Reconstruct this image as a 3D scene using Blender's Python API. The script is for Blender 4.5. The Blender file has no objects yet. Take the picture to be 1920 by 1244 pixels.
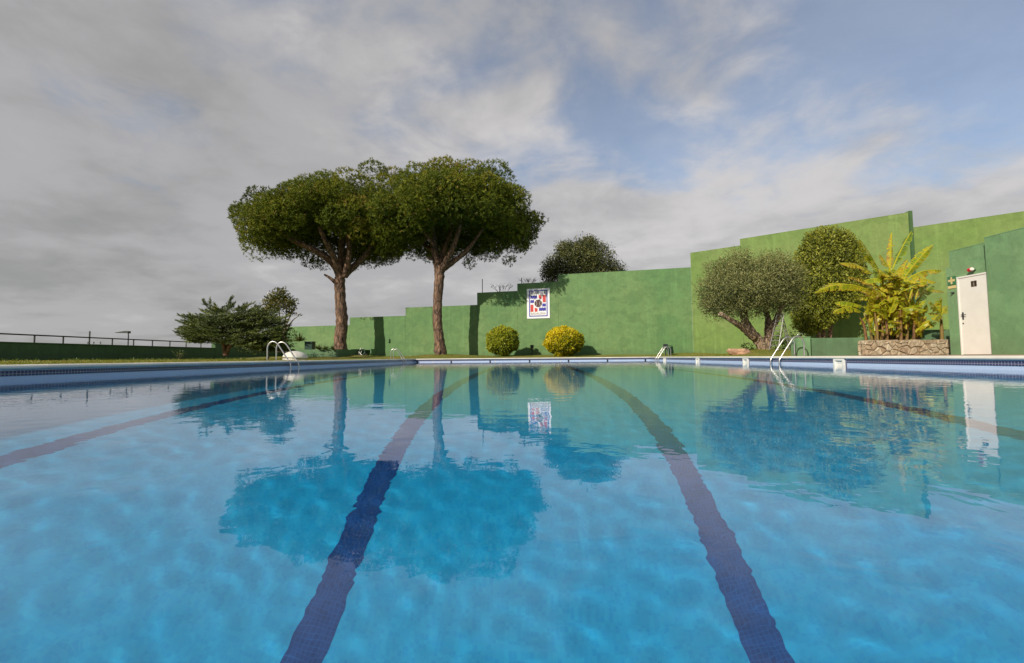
import bpy, bmesh, math, random
import numpy as np
from mathutils import Vector, Matrix, noise as mnoise

SC = bpy.context.scene
COL = SC.collection
R = math.radians

# ------------------------------------------------------------------ camera
CAM_H = 0.275                      # eye above the water (water surface is z = 0)
FPX, CX, CY = 860.0, 960.0, 622.0  # focal length and centre, in pixels of the 1920 px wide photograph
VPX, VPY, ROLL = 996.0, 670.0, 0.009
_a = Vector(((VPX - CX) / FPX, -(VPY - CY) / FPX, -1.0)).normalized()
_x = Vector((1.0, ROLL, 0.0)); _x = (_x - _a * _x.dot(_a)).normalized()
_z = _x.cross(_a)
W2C = Matrix((_x, _a, _z)).transposed()
C2W = W2C.transposed()
cam = bpy.data.cameras.new('camera')
cam.sensor_fit = 'HORIZONTAL'; cam.sensor_width = 36.0
cam.lens = FPX / 1920.0 * 36.0
cam.clip_start = 0.02; cam.clip_end = 5000
camo = bpy.data.objects.new('camera', cam); COL.objects.link(camo)
camo.matrix_world = Matrix.Translation((0, 0, CAM_H)) @ C2W.to_4x4()
SC.camera = camo

def P(px, py, D):
    """world point that the photograph shows at pixel (px, py), at distance D along the pool"""
    d = C2W @ Vector(((px - CX) / FPX, -(py - CY) / FPX, -1.0))
    d *= D / d.y
    return Vector((d.x, d.y, d.z + CAM_H))

# ------------------------------------------------------------------ sky, sun, exposure
SUN_EL, SUN_AZX, SUN_AZY = R(30), 0.64, 0.77      # light travels towards +x, +y and down
world = bpy.data.worlds.new('World'); SC.world = world; world.use_nodes = True
def build_world():
    nt = world.node_tree; N = nt.nodes; L = nt.links; N.clear()
    def nd(t, **k):
        n = N.new(t)
        for a, v in k.items(): setattr(n, a, v)
        return n
    def math_(op, a, b=None, clamp=False):
        n = nd('ShaderNodeMath', operation=op, use_clamp=clamp)
        for i, v in enumerate((a, b)):
            if v is None: continue
            if isinstance(v, (int, float)): n.inputs[i].default_value = v
            else: L.new(v, n.inputs[i])
        return n.outputs[0]
    def ramp(v, pts, interp='EASE'):
        n = nd('ShaderNodeValToRGB'); n.color_ramp.interpolation = interp
        e = n.color_ramp.elements
        while len(e) < len(pts): e.new(0.5)
        for el, (p, c) in zip(e, pts):
            el.position = p; el.color = c if len(c) == 4 else (*c, 1)
        L.new(v, n.inputs[0]); return n.outputs[0]
    out = nd('ShaderNodeOutputWorld'); bg = nd('ShaderNodeBackground'); L.new(bg.outputs[0], out.inputs[0])
    bg.inputs['Strength'].default_value = 0.14
    sky = nd('ShaderNodeTexSky', sky_type='NISHITA', sun_disc=False, sun_elevation=SUN_EL,
             sun_rotation=math.atan2(-SUN_AZX, -SUN_AZY), air_density=1.0, dust_density=0.8, ozone_density=2.0)
    tc = nd('ShaderNodeTexCoord')
    sep = nd('ShaderNodeSeparateXYZ'); L.new(tc.outputs['Generated'], sep.inputs[0])
    dx, dy, dz = sep.outputs
    zc = math_('MAXIMUM', dz, 0.0)
    den = math_('ADD', zc, 0.20)
    px = math_('DIVIDE', dx, den); py = math_('DIVIDE', dy, den)
    cmb = nd('ShaderNodeCombineXYZ'); L.new(px, cmb.inputs[0]); L.new(py, cmb.inputs[1])
    def fbm(scale, detail, rough, off, dist=0.0):
        m = nd('ShaderNodeMapping'); L.new(cmb.outputs[0], m.inputs[0]); m.inputs['Location'].default_value = off
        n = nd('ShaderNodeTexNoise'); n.inputs['Scale'].default_value = scale; n.inputs['Detail'].default_value = detail
        n.inputs['Roughness'].default_value = rough; n.inputs['Distortion'].default_value = dist
        L.new(m.outputs[0], n.inputs['Vector']); return n.outputs[0]
    mid = fbm(1.6, 7, 0.54, SKY_OFF, 0.25)
    fine = fbm(4.2, 8, 0.58, (7.7, 2.2, 4.0), 0.35)
    # the cloud deck is closed towards the left and near the horizon, and breaks open to the right higher up
    rise = ramp(zc, [(0.14, (0, 0, 0)), (0.46, (1, 1, 1))])
    open_ = math_('MULTIPLY', math_('ADD', math_('MULTIPLY', dx, 0.22), 0.14), rise)
    low = ramp(zc, [(0.14, (1, 1, 1)), (0.36, (0, 0, 0))])
    cov = math_('ADD', math_('MULTIPLY', mid, 0.95), math_('MULTIPLY', fine, 0.30))
    cov = math_('SUBTRACT', math_('ADD', cov, math_('MULTIPLY', low, 0.20)), open_)
    mask = ramp(cov, [(0.37, (0.30,) * 3), (0.60, (0.97,) * 3)])
    shade = math_('ADD', math_('MULTIPLY', fbm(1.1, 6, 0.54, (9.0, 3.3, 1.0), 0.2), 0.72), math_('MULTIPLY', fine, 0.30))
    shade = math_('ADD', shade, math_('MULTIPLY', math_('MINIMUM', math_('MAXIMUM', dx, -0.7), 0.4), 0.17))
    ccol = ramp(shade, [(0.24, (2.30, 2.28, 2.27)), (0.46, (3.15, 3.10, 3.14)), (0.68, (4.55, 4.40, 4.36))])
    mix = nd('ShaderNodeMix', data_type='RGBA')
    L.new(mask, mix.inputs['Factor']); L.new(sky.outputs[0], mix.inputs['A']); L.new(ccol, mix.inputs['B'])
    L.new(mix.outputs['Result'], bg.inputs[0])
SKY_OFF = (0.4, 5.2, 2.0)
build_world()
sun = bpy.data.lights.new('sun', 'SUN'); sun.energy = 4.6; sun.angle = R(0.53); sun.color = (1.0, 0.91, 0.77)
suno = bpy.data.objects.new('sun', sun); COL.objects.link(suno)
_h = math.hypot(SUN_AZX, SUN_AZY)
SUN_DIR = Vector((SUN_AZX / _h * math.cos(SUN_EL), SUN_AZY / _h * math.cos(SUN_EL), -math.sin(SUN_EL)))
suno.rotation_euler = SUN_DIR.to_track_quat('-Z', 'Y').to_euler(); suno.location = (-30, -30, 40)
vs = SC.view_settings; vs.view_transform = 'Standard'; vs.look = 'None'; vs.exposure = 0.0; vs.gamma = 1.0; vs.use_curve_mapping = False
SC.render.engine = 'CYCLES'
cy = SC.cycles; cy.use_denoising = True; cy.max_bounces = 10; cy.transparent_max_bounces = 16
cy.caustics_refractive = True; cy.caustics_reflective = False; cy.sample_clamp_indirect = 6.0; cy.blur_glossy = 0.3
cy.transmission_bounces = 8; cy.glossy_bounces = 4; cy.diffuse_bounces = 3
sun.cycles.is_caustics_light = True

# ------------------------------------------------------------------ helpers
def prop(o, label=None, cat=None, group=None, kind=None):
    if label: o['label'] = label
    if cat: o['category'] = cat
    if group: o['group'] = group
    if kind: o['kind'] = kind
    return o
def empty(name, loc, label, cat, group=None, rz=0.0):
    o = bpy.data.objects.new(name, None); COL.objects.link(o); o.location = loc; o.rotation_euler = (0, 0, rz)
    o.empty_display_size = 0.2
    return prop(o, label, cat, group)
def link(name, me, mat=None, parent=None):
    o = bpy.data.objects.new(name, me); COL.objects.link(o)
    if mat is not None and not me.materials:
        for m in (mat if isinstance(mat, (list, tuple)) else [mat]): me.materials.append(m)
    if parent is not None: o.parent = parent
    return o
def mesh_np(name, verts, quads=None, tris=None, smooth=False, col=None):
    """mesh from numpy arrays (fast); col: per-vertex (N,) value stored as attribute 'tone'"""
    me = bpy.data.meshes.new(name)
    verts = np.asarray(verts, np.float32).reshape(-1, 3)
    loops = []; starts = []; n = 0
    if quads is not None and len(quads):
        q = np.asarray(quads, np.int32); loops.append(q.ravel()); starts.append(n + np.arange(len(q)) * 4); n += q.size
    if tris is not None and len(tris):
        t = np.asarray(tris, np.int32); loops.append(t.ravel()); starts.append(n + np.arange(len(t)) * 3); n += t.size
    lo = np.concatenate(loops).astype(np.int32); st = np.concatenate(starts).astype(np.int32)
    me.vertices.add(len(verts)); me.vertices.foreach_set('co', verts.ravel())
    me.loops.add(len(lo)); me.loops.foreach_set('vertex_index', lo)
    me.polygons.add(len(st)); me.polygons.foreach_set('loop_start', st)
    if smooth: me.polygons.foreach_set('use_smooth', np.ones(len(st), bool))
    if col is not None:
        a = me.attributes.new('tone', 'FLOAT', 'POINT'); a.data.foreach_set('value', np.asarray(col, np.float32))
    me.update(calc_edges=True)
    return me
class MB:
    """collects boxes, prisms, tubes; builds one mesh"""
    def __init__(s): s.bm = bmesh.new()
    def box(s, c, size, rz=0.0, bevel=0.0, rot=None):
        m = Matrix.Translation(c) @ (rot.to_4x4() if rot is not None else Matrix.Rotation(rz, 4, 'Z')) @ Matrix.Diagonal((*size, 1))
        r = bmesh.ops.create_cube(s.bm, size=1.0, matrix=m)
        if bevel:
            es = {e for v in r['verts'] for e in v.link_edges}
            bmesh.ops.bevel(s.bm, geom=list(es), offset=bevel, segments=2, profile=0.5, affect='EDGES')
        return s
    def prism(s, pts, z0, z1):
        b = [s.bm.verts.new((x, y, z0)) for x, y in pts]; t = [s.bm.verts.new((x, y, z1)) for x, y in pts]
        n = len(pts); s.bm.faces.new(b[::-1]); s.bm.faces.new(t)
        for i in range(n): s.bm.faces.new((b[i], b[(i + 1) % n], t[(i + 1) % n], t[i]))
        return s
    def cyl(s, a, b, r0, r1=None, seg=12):
        a, b = Vector(a), Vector(b); r1 = r0 if r1 is None else r1
        q = (b - a).to_track_quat('Z', 'Y').to_matrix().to_4x4()
        bmesh.ops.create_cone(s.bm, cap_ends=True, segments=seg, radius1=r0, radius2=r1, depth=(b - a).length,
                              matrix=Matrix.Translation((a + b) / 2) @ q)
        return s
    def tube(s, pts, rad, seg=10, jit=0.0, seed=0):
        v, q = tube_np(pts, rad, seg, jit, seed)
        vv = [s.bm.verts.new(p) for p in v]
        for f in q:
            fc = s.bm.faces.new([vv[i] for i in f]); fc.smooth = True
        s.bm.faces.new([vv[i] for i in range(seg)][::-1]); s.bm.faces.new(vv[-seg:])
        return s
    def mesh(s, name, smooth=False):
        me = bpy.data.meshes.new(name); bmesh.ops.recalc_face_normals(s.bm, faces=s.bm.faces)
        if smooth:
            for f in s.bm.faces: f.smooth = True
        s.bm.to_mesh(me); s.bm.free(); return me
    def build(s, name, mat, parent=None, smooth=False):
        return link(name, s.mesh(name, smooth), mat, parent)
def smooth_path(pts, n):
    """Catmull-Rom through the points"""
    p = [np.array(q, float) for q in pts]; p = [2 * p[0] - p[1]] + p + [2 * p[-1] - p[-2]]
    out = []; m = len(p) - 3
    for k in range(n + 1):
        t = k / n * m; i = min(int(t), m - 1); t -= i
        a, b, c, d = p[i:i + 4]
        out.append(0.5 * ((2 * b) + (-a + c) * t + (2 * a - 5 * b + 4 * c - d) * t * t + (-a + 3 * b - 3 * c + d) * t ** 3))
    return np.array(out)
def tube_np(pts, rad, seg=10, jit=0.0, seed=0):
    pts = np.asarray(pts, float); n = len(pts)
    rad = np.interp(np.linspace(0, 1, n), np.linspace(0, 1, len(np.atleast_1d(rad))), np.atleast_1d(rad))
    t = np.gradient(pts, axis=0); t /= np.linalg.norm(t, axis=1)[:, None] + 1e-9
    ref = np.array((0.31, 0.95, 0.05)) if abs(t[0] @ np.array((0.31, 0.95, 0.05))) < 0.9 else np.array((1.0, 0, 0))
    u = np.zeros_like(pts)
    for i in range(n):
        ref = ref - t[i] * (ref @ t[i]); ref /= np.linalg.norm(ref) + 1e-9; u[i] = ref
    w = np.cross(t, u); a = np.arange(seg) / seg * 2 * math.pi
    rr = rad[:, None] * np.ones((1, seg))
    if jit:
        for i in range(n):
            for k in range(seg):
                rr[i, k] *= 1 + jit * mnoise.noise(Vector((math.cos(a[k]) * 2.2 + seed * 7.3, math.sin(a[k]) * 2.2, i * 0.45 + seed)))
    v = pts[:, None, :] + rr[..., None] * (np.cos(a)[None, :, None] * u[:, None, :] + np.sin(a)[None, :, None] * w[:, None, :])
    v = v.reshape(-1, 3); q = []
    for i in range(n - 1):
        for k in range(seg): q.append((i * seg + k, i * seg + (k + 1) % seg, (i + 1) * seg + (k + 1) % seg, (i + 1) * seg + k))
    return v, q

# ------------------------------------------------------------------ materials
def new_mat(name):
    m = bpy.data.materials.new(name); m.use_nodes = True
    return m, m.node_tree, m.node_tree.nodes['Principled BSDF']
class NT:
    """small node-tree builder"""
    def __init__(s, nt): s.nt = nt; s.N = nt.nodes; s.L = nt.links
    def put(s, inp, v):
        if v is None: return
        if hasattr(v, 'is_output') or isinstance(v, bpy.types.NodeSocket): s.L.new(v, inp)
        elif isinstance(v, (tuple, list)) and len(v) == 3 and inp.type == 'RGBA': inp.default_value = (*v, 1)
        else: inp.default_value = v
    def coord(s, which='Object', scale=None, loc=None):
        o = s.N.new('ShaderNodeTexCoord').outputs[which]
        if scale is not None or loc is not None:
            m = s.N.new('ShaderNodeMapping'); s.L.new(o, m.inputs[0])
            if scale is not None: m.inputs['Scale'].default_value = scale if isinstance(scale, tuple) else (scale,) * 3
            if loc is not None: m.inputs['Location'].default_value = loc
            o = m.outputs[0]
        return o
    def pos(s, scale=None):
        o = s.N.new('ShaderNodeNewGeometry').outputs['Position']
        if scale is not None:
            m = s.N.new('ShaderNodeMapping'); s.L.new(o, m.inputs[0]); m.inputs['Scale'].default_value = scale; o = m.outputs[0]
        return o
    def noise(s, vec, scale, detail=4, rough=0.55, dist=0.0):
        n = s.N.new('ShaderNodeTexNoise'); s.L.new(vec, n.inputs['Vector'])
        n.inputs['Scale'].default_value = scale; n.inputs['Detail'].default_value = detail
        n.inputs['Roughness'].default_value = rough; n.inputs['Distortion'].default_value = dist
        return n.outputs[0]
    def ramp(s, v, pts, interp='LINEAR'):
        n = s.N.new('ShaderNodeValToRGB'); n.color_ramp.interpolation = interp; e = n.color_ramp.elements
        while len(e) < len(pts): e.new(0.5)
        for el, (p, c) in zip(e, pts):
            el.position = p; el.color = (c, c, c, 1) if isinstance(c, (int, float)) else (*c, 1)
        s.L.new(v, n.inputs[0]); return n.outputs[0]
    def mix(s, f, a, b, mode='MIX'):
        n = s.N.new('ShaderNodeMix'); n.data_type = 'RGBA'; n.blend_type = mode
        s.put(n.inputs['Factor'], f); s.put(n.inputs['A'], a); s.put(n.inputs['B'], b)
        return n.outputs['Result']
    def math(s, op, a, b=None, clamp=False):
        n = s.N.new('ShaderNodeMath'); n.operation = op; n.use_clamp = clamp
        s.put(n.inputs[0], a)
        if b is not None: s.put(n.inputs[1], b)
        return n.outputs[0]
    def attr(s, name): 
        n = s.N.new('ShaderNodeAttribute'); n.attribute_name = name; return n.outputs['Fac']
    def sep(s, v):
        n = s.N.new('ShaderNodeSeparateXYZ'); s.L.new(v, n.inputs[0]); return n.outputs
    def bump(s, h, strength=0.5, dist=0.02, normal=None):
        n = s.N.new('ShaderNodeBump'); s.L.new(h, n.inputs['Height']); n.inputs['Strength'].default_value = strength
        n.inputs['Distance'].default_value = dist
        if normal is not None: s.L.new(normal, n.inputs['Normal'])
        return n.outputs[0]
def plain(name, col, rough=0.6, metal=0.0, var=0.12, scale=3.0, bump=0.0, bscale=40.0):
    """one paint or material with soft wear in its colour and a fine relief"""
    m, nt, b = new_mat(name); t = NT(nt); c = t.pos()
    n = t.noise(c, scale, 5, 0.6)
    f = t.ramp(n, [(0.3, 1 - var), (0.7, 1 + var)])
    t.L.new(t.mix(1.0, col, f, 'MULTIPLY'), b.inputs['Base Color'])
    b.inputs['Roughness'].default_value = rough; b.inputs['Metallic'].default_value = metal
    if bump: t.L.new(t.bump(t.noise(c, bscale, 4), bump, 0.01), b.inputs['Normal'])
    return m
# ------------------------------------------------------------------ pool
POOL_X, POOL_Y0, POOL_Y1, DECK, DEPTH = 7.5, -9.0, 29.5, 0.228, 2.98
def mosaic(name, cell, tile_a, tile_b, grout, rough=0.25, joint=0.08, bands=False):
    m, nt, b = new_mat(name); t = NT(nt); p = t.pos()
    s = t.sep(p)
    g = nt.nodes.new('ShaderNodeNewGeometry').outputs['Normal']; ns = t.sep(g)
    # run the grid along the wall whichever way it faces
    ax = t.math('GREATER_THAN', t.math('ABSOLUTE', ns[0]), 0.5); az = t.math('GREATER_THAN', t.math('ABSOLUTE', ns[2]), 0.5)
    u = t.mix(ax, s[0], s[1]); v = t.mix(az, s[2], s[1])
    def line(k):
        f = t.math('FRACT', t.math('DIVIDE', k, cell)); d = t.math('ABSOLUTE', t.math('SUBTRACT', f, 0.5))
        return t.math('GREATER_THAN', d, 0.5 - joint)
    j = t.math('MAXIMUM', line(u), line(v))
    cmb = nt.nodes.new('ShaderNodeCombineXYZ')
    t.L.new(t.math('FLOOR', t.math('DIVIDE', u, cell)), cmb.inputs[0]); t.L.new(t.math('FLOOR', t.math('DIVIDE', v, cell)), cmb.inputs[1])
    wn = nt.nodes.new('ShaderNodeTexWhiteNoise'); wn.noise_dimensions = '2D'; t.L.new(cmb.outputs[0], wn.inputs['Vector'])
    c = t.mix(wn.outputs['Value'], tile_a, tile_b)
    c = t.mix(t.math('MULTIPLY', t.noise(p, 2.5, 4), 0.15), c, grout)
    c = t.mix(j, c, grout)
    t.L.new(c, b.inputs['Base Color']); b.inputs['Roughness'].default_value = rough
    return m
M = {}
M['floor_tile'] = mosaic('pool_floor_mosaic', 0.025, (0.006, 0.45, 0.92), (0.02, 0.55, 0.97), (0.02, 0.51, 0.93), 0.4)
M['lane_tile'] = mosaic('lane_mosaic', 0.025, (0.004, 0.06, 0.25), (0.008, 0.085, 0.34), (0.012, 0.12, 0.42), 0.4)
M['wall_tile'] = mosaic('pool_wall_mosaic', 0.025, (0.42, 0.55, 0.80), (0.48, 0.60, 0.83), (0.55, 0.62, 0.76), 0.3)
M['band_tile'] = mosaic('tile_band_mosaic', 0.05, (0.012, 0.018, 0.085), (0.03, 0.035, 0.13), (0.30, 0.30, 0.36), 0.25, 0.08)
def box_obj(name, lo, hi, mat, parent=None, bevel=0.0):
    lo, hi = Vector(lo), Vector(hi)
    return MB().box((lo + hi) / 2, hi - lo, bevel=bevel).build(name, mat, parent)
def pool():
    X, y0, y1 = POOL_X, POOL_Y0, POOL_Y1
    fl = prop(box_obj('pool_floor', (-X - .3, y0 - .3, -DEPTH - .3), (X + .3, y1 + .3, -DEPTH), M['floor_tile']), kind='structure')
    fl.cycles.is_caustics_receiver = True
    for cx in (-3.75, -1.25, 1.25, 3.75):
        l = box_obj('lane_line', (cx - .10, y0 + 1.2, -DEPTH - .01), (cx + .10, y1 - 1.6, -DEPTH + .004), M['lane_tile'], fl)
        l.cycles.is_caustics_receiver = True
    w = bpy.data.objects.new('pool_wall', None); COL.objects.link(w); prop(w, kind='structure')
    for nm, lo, hi in (('wall_panel', (-X - .3, y0, -DEPTH), (-X, y1, DECK - .06)), ('wall_panel', (X, y0, -DEPTH), (X + .3, y1, DECK - .06)),
                       ('wall_panel', (-X - .3, y1, -DEPTH), (X + .3, y1 + .3, DECK - .06)), ('wall_panel', (-X - .3, y0 - .3, -DEPTH), (X + .3, y0, DECK - .06))):
        box_obj(nm, lo, hi, M['wall_tile'], w)
    return w
pool_wall = pool()
def water():
    X, y0, y1 = POOL_X, POOL_Y0, POOL_Y1
    ys = [y0]
    while ys[-1] < y1: ys.append(ys[-1] + (max(0.034, 0.017 * max(ys[-1], 0)) if ys[-1] > -3.5 else 0.06))
    ys[-1] = y1; ys = np.array(ys)
    xs = np.linspace(-X, X, 421)
    gx, gy = np.meshgrid(xs, ys)
    rng = np.random.default_rng(4); z = np.zeros_like(gx)
    for i in range(60):
        lam = 0.13 * 2.0 ** rng.random()
        th = rng.normal(0.9, 0.9); k = 2 * math.pi / lam
        z += (WAVE / math.sqrt(60) * math.sqrt(2)) / k * np.sin(k * (gx * math.cos(th) + gy * math.sin(th)) + rng.random() * 6.28)
    v = np.stack([gx, gy, z], -1).reshape(-1, 3)
    ny, nx = gx.shape; idx = np.arange(ny * nx).reshape(ny, nx)
    q = np.stack([idx[:-1, :-1], idx[:-1, 1:], idx[1:, 1:], idx[1:, :-1]], -1).reshape(-1, 4)
    m = bpy.data.materials.new('pool_water'); m.use_nodes = True; nt = m.node_tree; t = NT(nt)
    nt.nodes.remove(nt.nodes['Principled BSDF'])
    g = nt.nodes.new('ShaderNodeBsdfGlass'); g.inputs['IOR'].default_value = 1.40; g.inputs['Roughness'].default_value = 0.0
    p = t.pos()
    h = t.noise(p, 5.5, 3, 0.5, 0.3)
    t.L.new(t.bump(h, RIPPLE, 0.012), g.inputs['Normal'])
    t.L.new(g.outputs[0], nt.nodes['Material Output'].inputs[0])
    o = link('water', mesh_np('water', v, q, smooth=True), m); prop(o, kind='structure')
    o.cycles.is_caustics_caster = True
WAVE, RIPPLE = 0.0030, 0.12
water()
# ------------------------------------------------------------------ paints and surfaces
def wall_paint(name, col, patch, streak=0.35):
    """painted render: flat green with faded and patched areas, drips and a fine trowel relief"""
    m, nt, b = new_mat(name); t = NT(nt); p = t.pos()
    big = t.noise(p, 0.35, 5, 0.6, 0.4)
    c = t.mix(t.ramp(big, [(0.40, 0.0), (0.62, 1.0)]), col, patch)
    fine = t.noise(p, 2.6, 6, 0.65, 0.6)
    c = t.mix(1.0, c, t.ramp(fine, [(0.25, 0.80), (0.75, 1.16)]), 'MULTIPLY')
    st = t.noise(t.pos((2.2, 2.2, 0.10)), 1.6, 5, 0.6)
    c = t.mix(t.math('MULTIPLY', t.ramp(st, [(0.54, 0.0), (0.70, 1.0)]), streak), c, tuple(min(1, k * 1.5 + .03) for k in col))
    hz = t.math('ADD', t.sep(p)[2], t.math('MULTIPLY', t.noise(p, 1.7, 5, .65), -1.1))     # splash dirt along the foot, uneven
    c = t.mix(t.math('MULTIPLY', t.ramp(hz, [(0.0, 1.0), (0.25, 0.0)]), 0.35), c, tuple(k * .45 + .02 for k in col))
    pt = t.noise(t.pos((1, 1, 1.6)), 0.8, 3, 0.5)      # rectangular-ish touched-up patches
    c = t.mix(t.math('MULTIPLY', t.ramp(pt, [(0.58, 0.0), (0.60, 1.0)]), 0.42), c, tuple(k * 0.78 for k in col))
    cr = t.noise(p, 1.1, 8, 0.7, 1.5)
    c = t.mix(t.math('MULTIPLY', t.ramp(cr, [(0.485, 0.0), (0.5, 1.0), (0.515, 0.0)]), 0.28), c, tuple(k * 0.35 for k in col))
    t.L.new(c, b.inputs['Base Color']); b.inputs['Roughness'].default_value = 0.75
    t.L.new(t.bump(t.noise(p, 9, 6, 0.65), 0.25, 0.02), b.inputs['Normal'])
    return m
M['wall_left'] = wall_paint('green_wall_paint', (0.102, 0.215, 0.072), (0.145, 0.245, 0.085))
M['wall_right'] = wall_paint('yellow_green_wall_paint', (0.135, 0.225, 0.046), (0.165, 0.238, 0.062))
M['house'] = wall_paint('building_paint', (0.155, 0.30, 0.14), (0.19, 0.315, 0.145), 0.25)
M['low'] = wall_paint('low_wall_paint', (0.10, 0.20, 0.095), (0.12, 0.21, 0.10))
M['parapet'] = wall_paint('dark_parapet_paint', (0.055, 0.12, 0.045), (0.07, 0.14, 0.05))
M['coping'] = plain('cream_coping', (0.74, 0.70, 0.60), 0.5, var=0.14, scale=1.2, bump=0.25, bscale=60)
M['white'] = plain('white_enamel', (0.78, 0.76, 0.70), 0.4, var=0.05)
M['steel'] = plain('steel_tube', (0.60, 0.58, 0.56), 0.34, metal=1.0, var=0.08)
M['dark_metal'] = plain('dark_metal', (0.03, 0.035, 0.035), 0.45, var=0.2)
M['terracotta'] = plain('terracotta_deck', (0.40, 0.25, 0.16), 0.8, var=0.25, scale=2.0, bump=0.3)
M['dark_green'] = plain('dark_green_plastic', (0.012, 0.045, 0.03), 0.4, var=0.15)
M['black'] = plain('black_hole', (0.008, 0.008, 0.01), 0.6, var=0.0)

def ground_mat():
    m, nt, b = new_mat('lawn_ground'); t = NT(nt); p = t.pos()
    n = t.noise(p, 0.55, 6, 0.65, 0.5); f = t.noise(p, 14, 4, 0.6)
    c = t.ramp(n, [(0.32, (0.30, 0.19, 0.06)), (0.46, (0.20, 0.19, 0.03)), (0.66, (0.10, 0.155, 0.02))])
    c = t.mix(1.0, c, t.ramp(f, [(0.2, 0.6), (0.8, 1.35)]), 'MULTIPLY')
    t.L.new(c, b.inputs['Base Color']); b.inputs['Roughness'].default_value = 0.95
    t.L.new(t.bump(f, 0.7, 0.03), b.inputs['Normal']); return m
M['ground'] = ground_mat()
MOUNDS = []   # (x, y, height, radius)
def sstep(a, b, x): 
    x = np.clip((x - a) / (b - a), 0, 1); return x * x * (3 - 2 * x)
def gz(x, y):
    x = np.asarray(x, float); y = np.asarray(y, float)
    z = DECK - 0.012 + 0.20 * sstep(30.2, 35.5, y) * sstep(16, 12, x) + 0.07 * sstep(-8.2, -16, x) + 0.0 * x
    z = z + 0.12 * sstep(17, 22, y) * sstep(8.5, 11, x) * sstep(16, 12, x)
    for mx, my, mh, mr in MOUNDS: z = z + mh * np.exp(-((x - mx) ** 2 + (y - my) ** 2) / (mr * mr))
    z = z - 7.0 * sstep(23.5, 90, -x)
    return z
PINE1, PINE2, OLIVE = P(640, 665, 36.1), P(825, 665, 34.2), P(1436, 657, 22.0)
MOUNDS += [(PINE1.x, PINE1.y, 0.14, 1.7), (PINE2.x, PINE2.y, 0.16, 1.9), (OLIVE.x, OLIVE.y, 0.20, 1.6)]
def zat(x, y): return float(gz(x, y))
def ground():
    E = 0.36
    xs = np.unique(np.round(np.concatenate([[-2000, -800, -300, -150, -90, -60], np.arange(-40, 41, 0.8), [-POOL_X - E, POOL_X + E], [60, 150, 400, 1000, 2000]]), 4))
    ys = np.unique(np.round(np.concatenate([[-1500, -400, -120, -50, -25], np.arange(-15, 56, 0.8), [POOL_Y0 - E, POOL_Y1 + E], [70, 120, 400, 1200, 2500]]), 4))
    gx, gy = np.meshgrid(xs, ys); z = gz(gx, gy)
    idx = np.arange(gx.size).reshape(gx.shape)
    mx = (gx[:-1, :-1] + gx[1:, 1:]) / 2; my = (gy[:-1, :-1] + gy[1:, 1:]) / 2
    keep = ~((abs(mx) < POOL_X + E) & (my > POOL_Y0 - E) & (my < POOL_Y1 + E))
    q = np.stack([idx[:-1, :-1], idx[:-1, 1:], idx[1:, 1:], idx[1:, :-1]], -1)[keep]
    prop(link('ground', mesh_np('ground', np.stack([gx, gy, z], -1), q, smooth=True), M['ground']), kind='structure')
    d = MB().prism([(POOL_X + E + .002, -9.5), (24, -9.5), (24, 16.2), (12, 16.6), (9.6, 16.9), (POOL_X + E + .002, 16.0)], 0.05, DECK + .003).build('pool_deck', M['terracotta'])
    prop(d, kind='structure')
ground()

# ------------------------------------------------------------------ coping, tile bands, skimmers, rope anchors
def coping():
    X, y0, y1 = POOL_X, POOL_Y0, POOL_Y1
    root = bpy.data.objects.new('pool_coping', None); COL.objects.link(root); prop(root, kind='structure')
    prof = [(-.045, .172), (-.055, .19), (-.05, .212), (-.03, .226), (.0, DECK + .004), (.35, DECK + .004), (.36, DECK), (.36, .05), (0.0, .168)]
    def run(a, b, nrm):      # a -> b along the pool edge, nrm points away from the water
        a, b, nrm = Vector(a), Vector(b), Vector(nrm); d = (b - a).normalized(); L = (b - a).length
        n = max(1, round(L / 0.995)); step = L / n
        for i in range(n):
            s, e = a + d * (i * step + .003), a + d * ((i + 1) * step - .003)
            bm = bmesh.new(); j = [random.uniform(-.0012, .0012) for _ in range(2)]
            A = [bm.verts.new(s + nrm * u + Vector((0, 0, z + j[0]))) for u, z in prof]; B = [bm.verts.new(e + nrm * u + Vector((0, 0, z + j[1]))) for u, z in prof]
            k = len(prof)
            for q in range(k): bm.faces.new((A[q], A[(q + 1) % k], B[(q + 1) % k], B[q]))
            bm.faces.new(A[::-1]); bm.faces.new(B)
            bmesh.ops.recalc_face_normals(bm, faces=bm.faces); me = bpy.data.meshes.new('coping_stone'); bm.to_mesh(me); bm.free()
            link('coping_stone', me, M['coping'], root)
    random.seed(2)
    run((-X, y0, 0), (-X, y1, 0), (-1, 0, 0)); run((X, y0, 0), (X, y1, 0), (1, 0, 0))
    run((-X - .36, y1, 0), (X + .36, y1, 0), (0, 1, 0)); run((-X - .36, y0, 0), (X + .36, y0, 0), (0, -1, 0))
    # bed under the stones, so that nothing shows through the joints
    for lo, hi in (((-X - .34, y0, .0), (-X - .012, y1, .166)), ((X + .012, y0, .0), (X + .34, y1, .166)), ((-X - .34, y1 + .012, .0), (X + .34, y1 + .34, .166)), ((-X - .34, y0 - .34, .0), (X + .34, y0 - .012, .166))):
        box_obj('bed', lo, hi, M['coping'], root)
coping()
SKIM_Y = [POOL_X * FPX / (px - VPX - .2) for px in (1243, 1303, 1390, 1557, 1918)]
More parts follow.
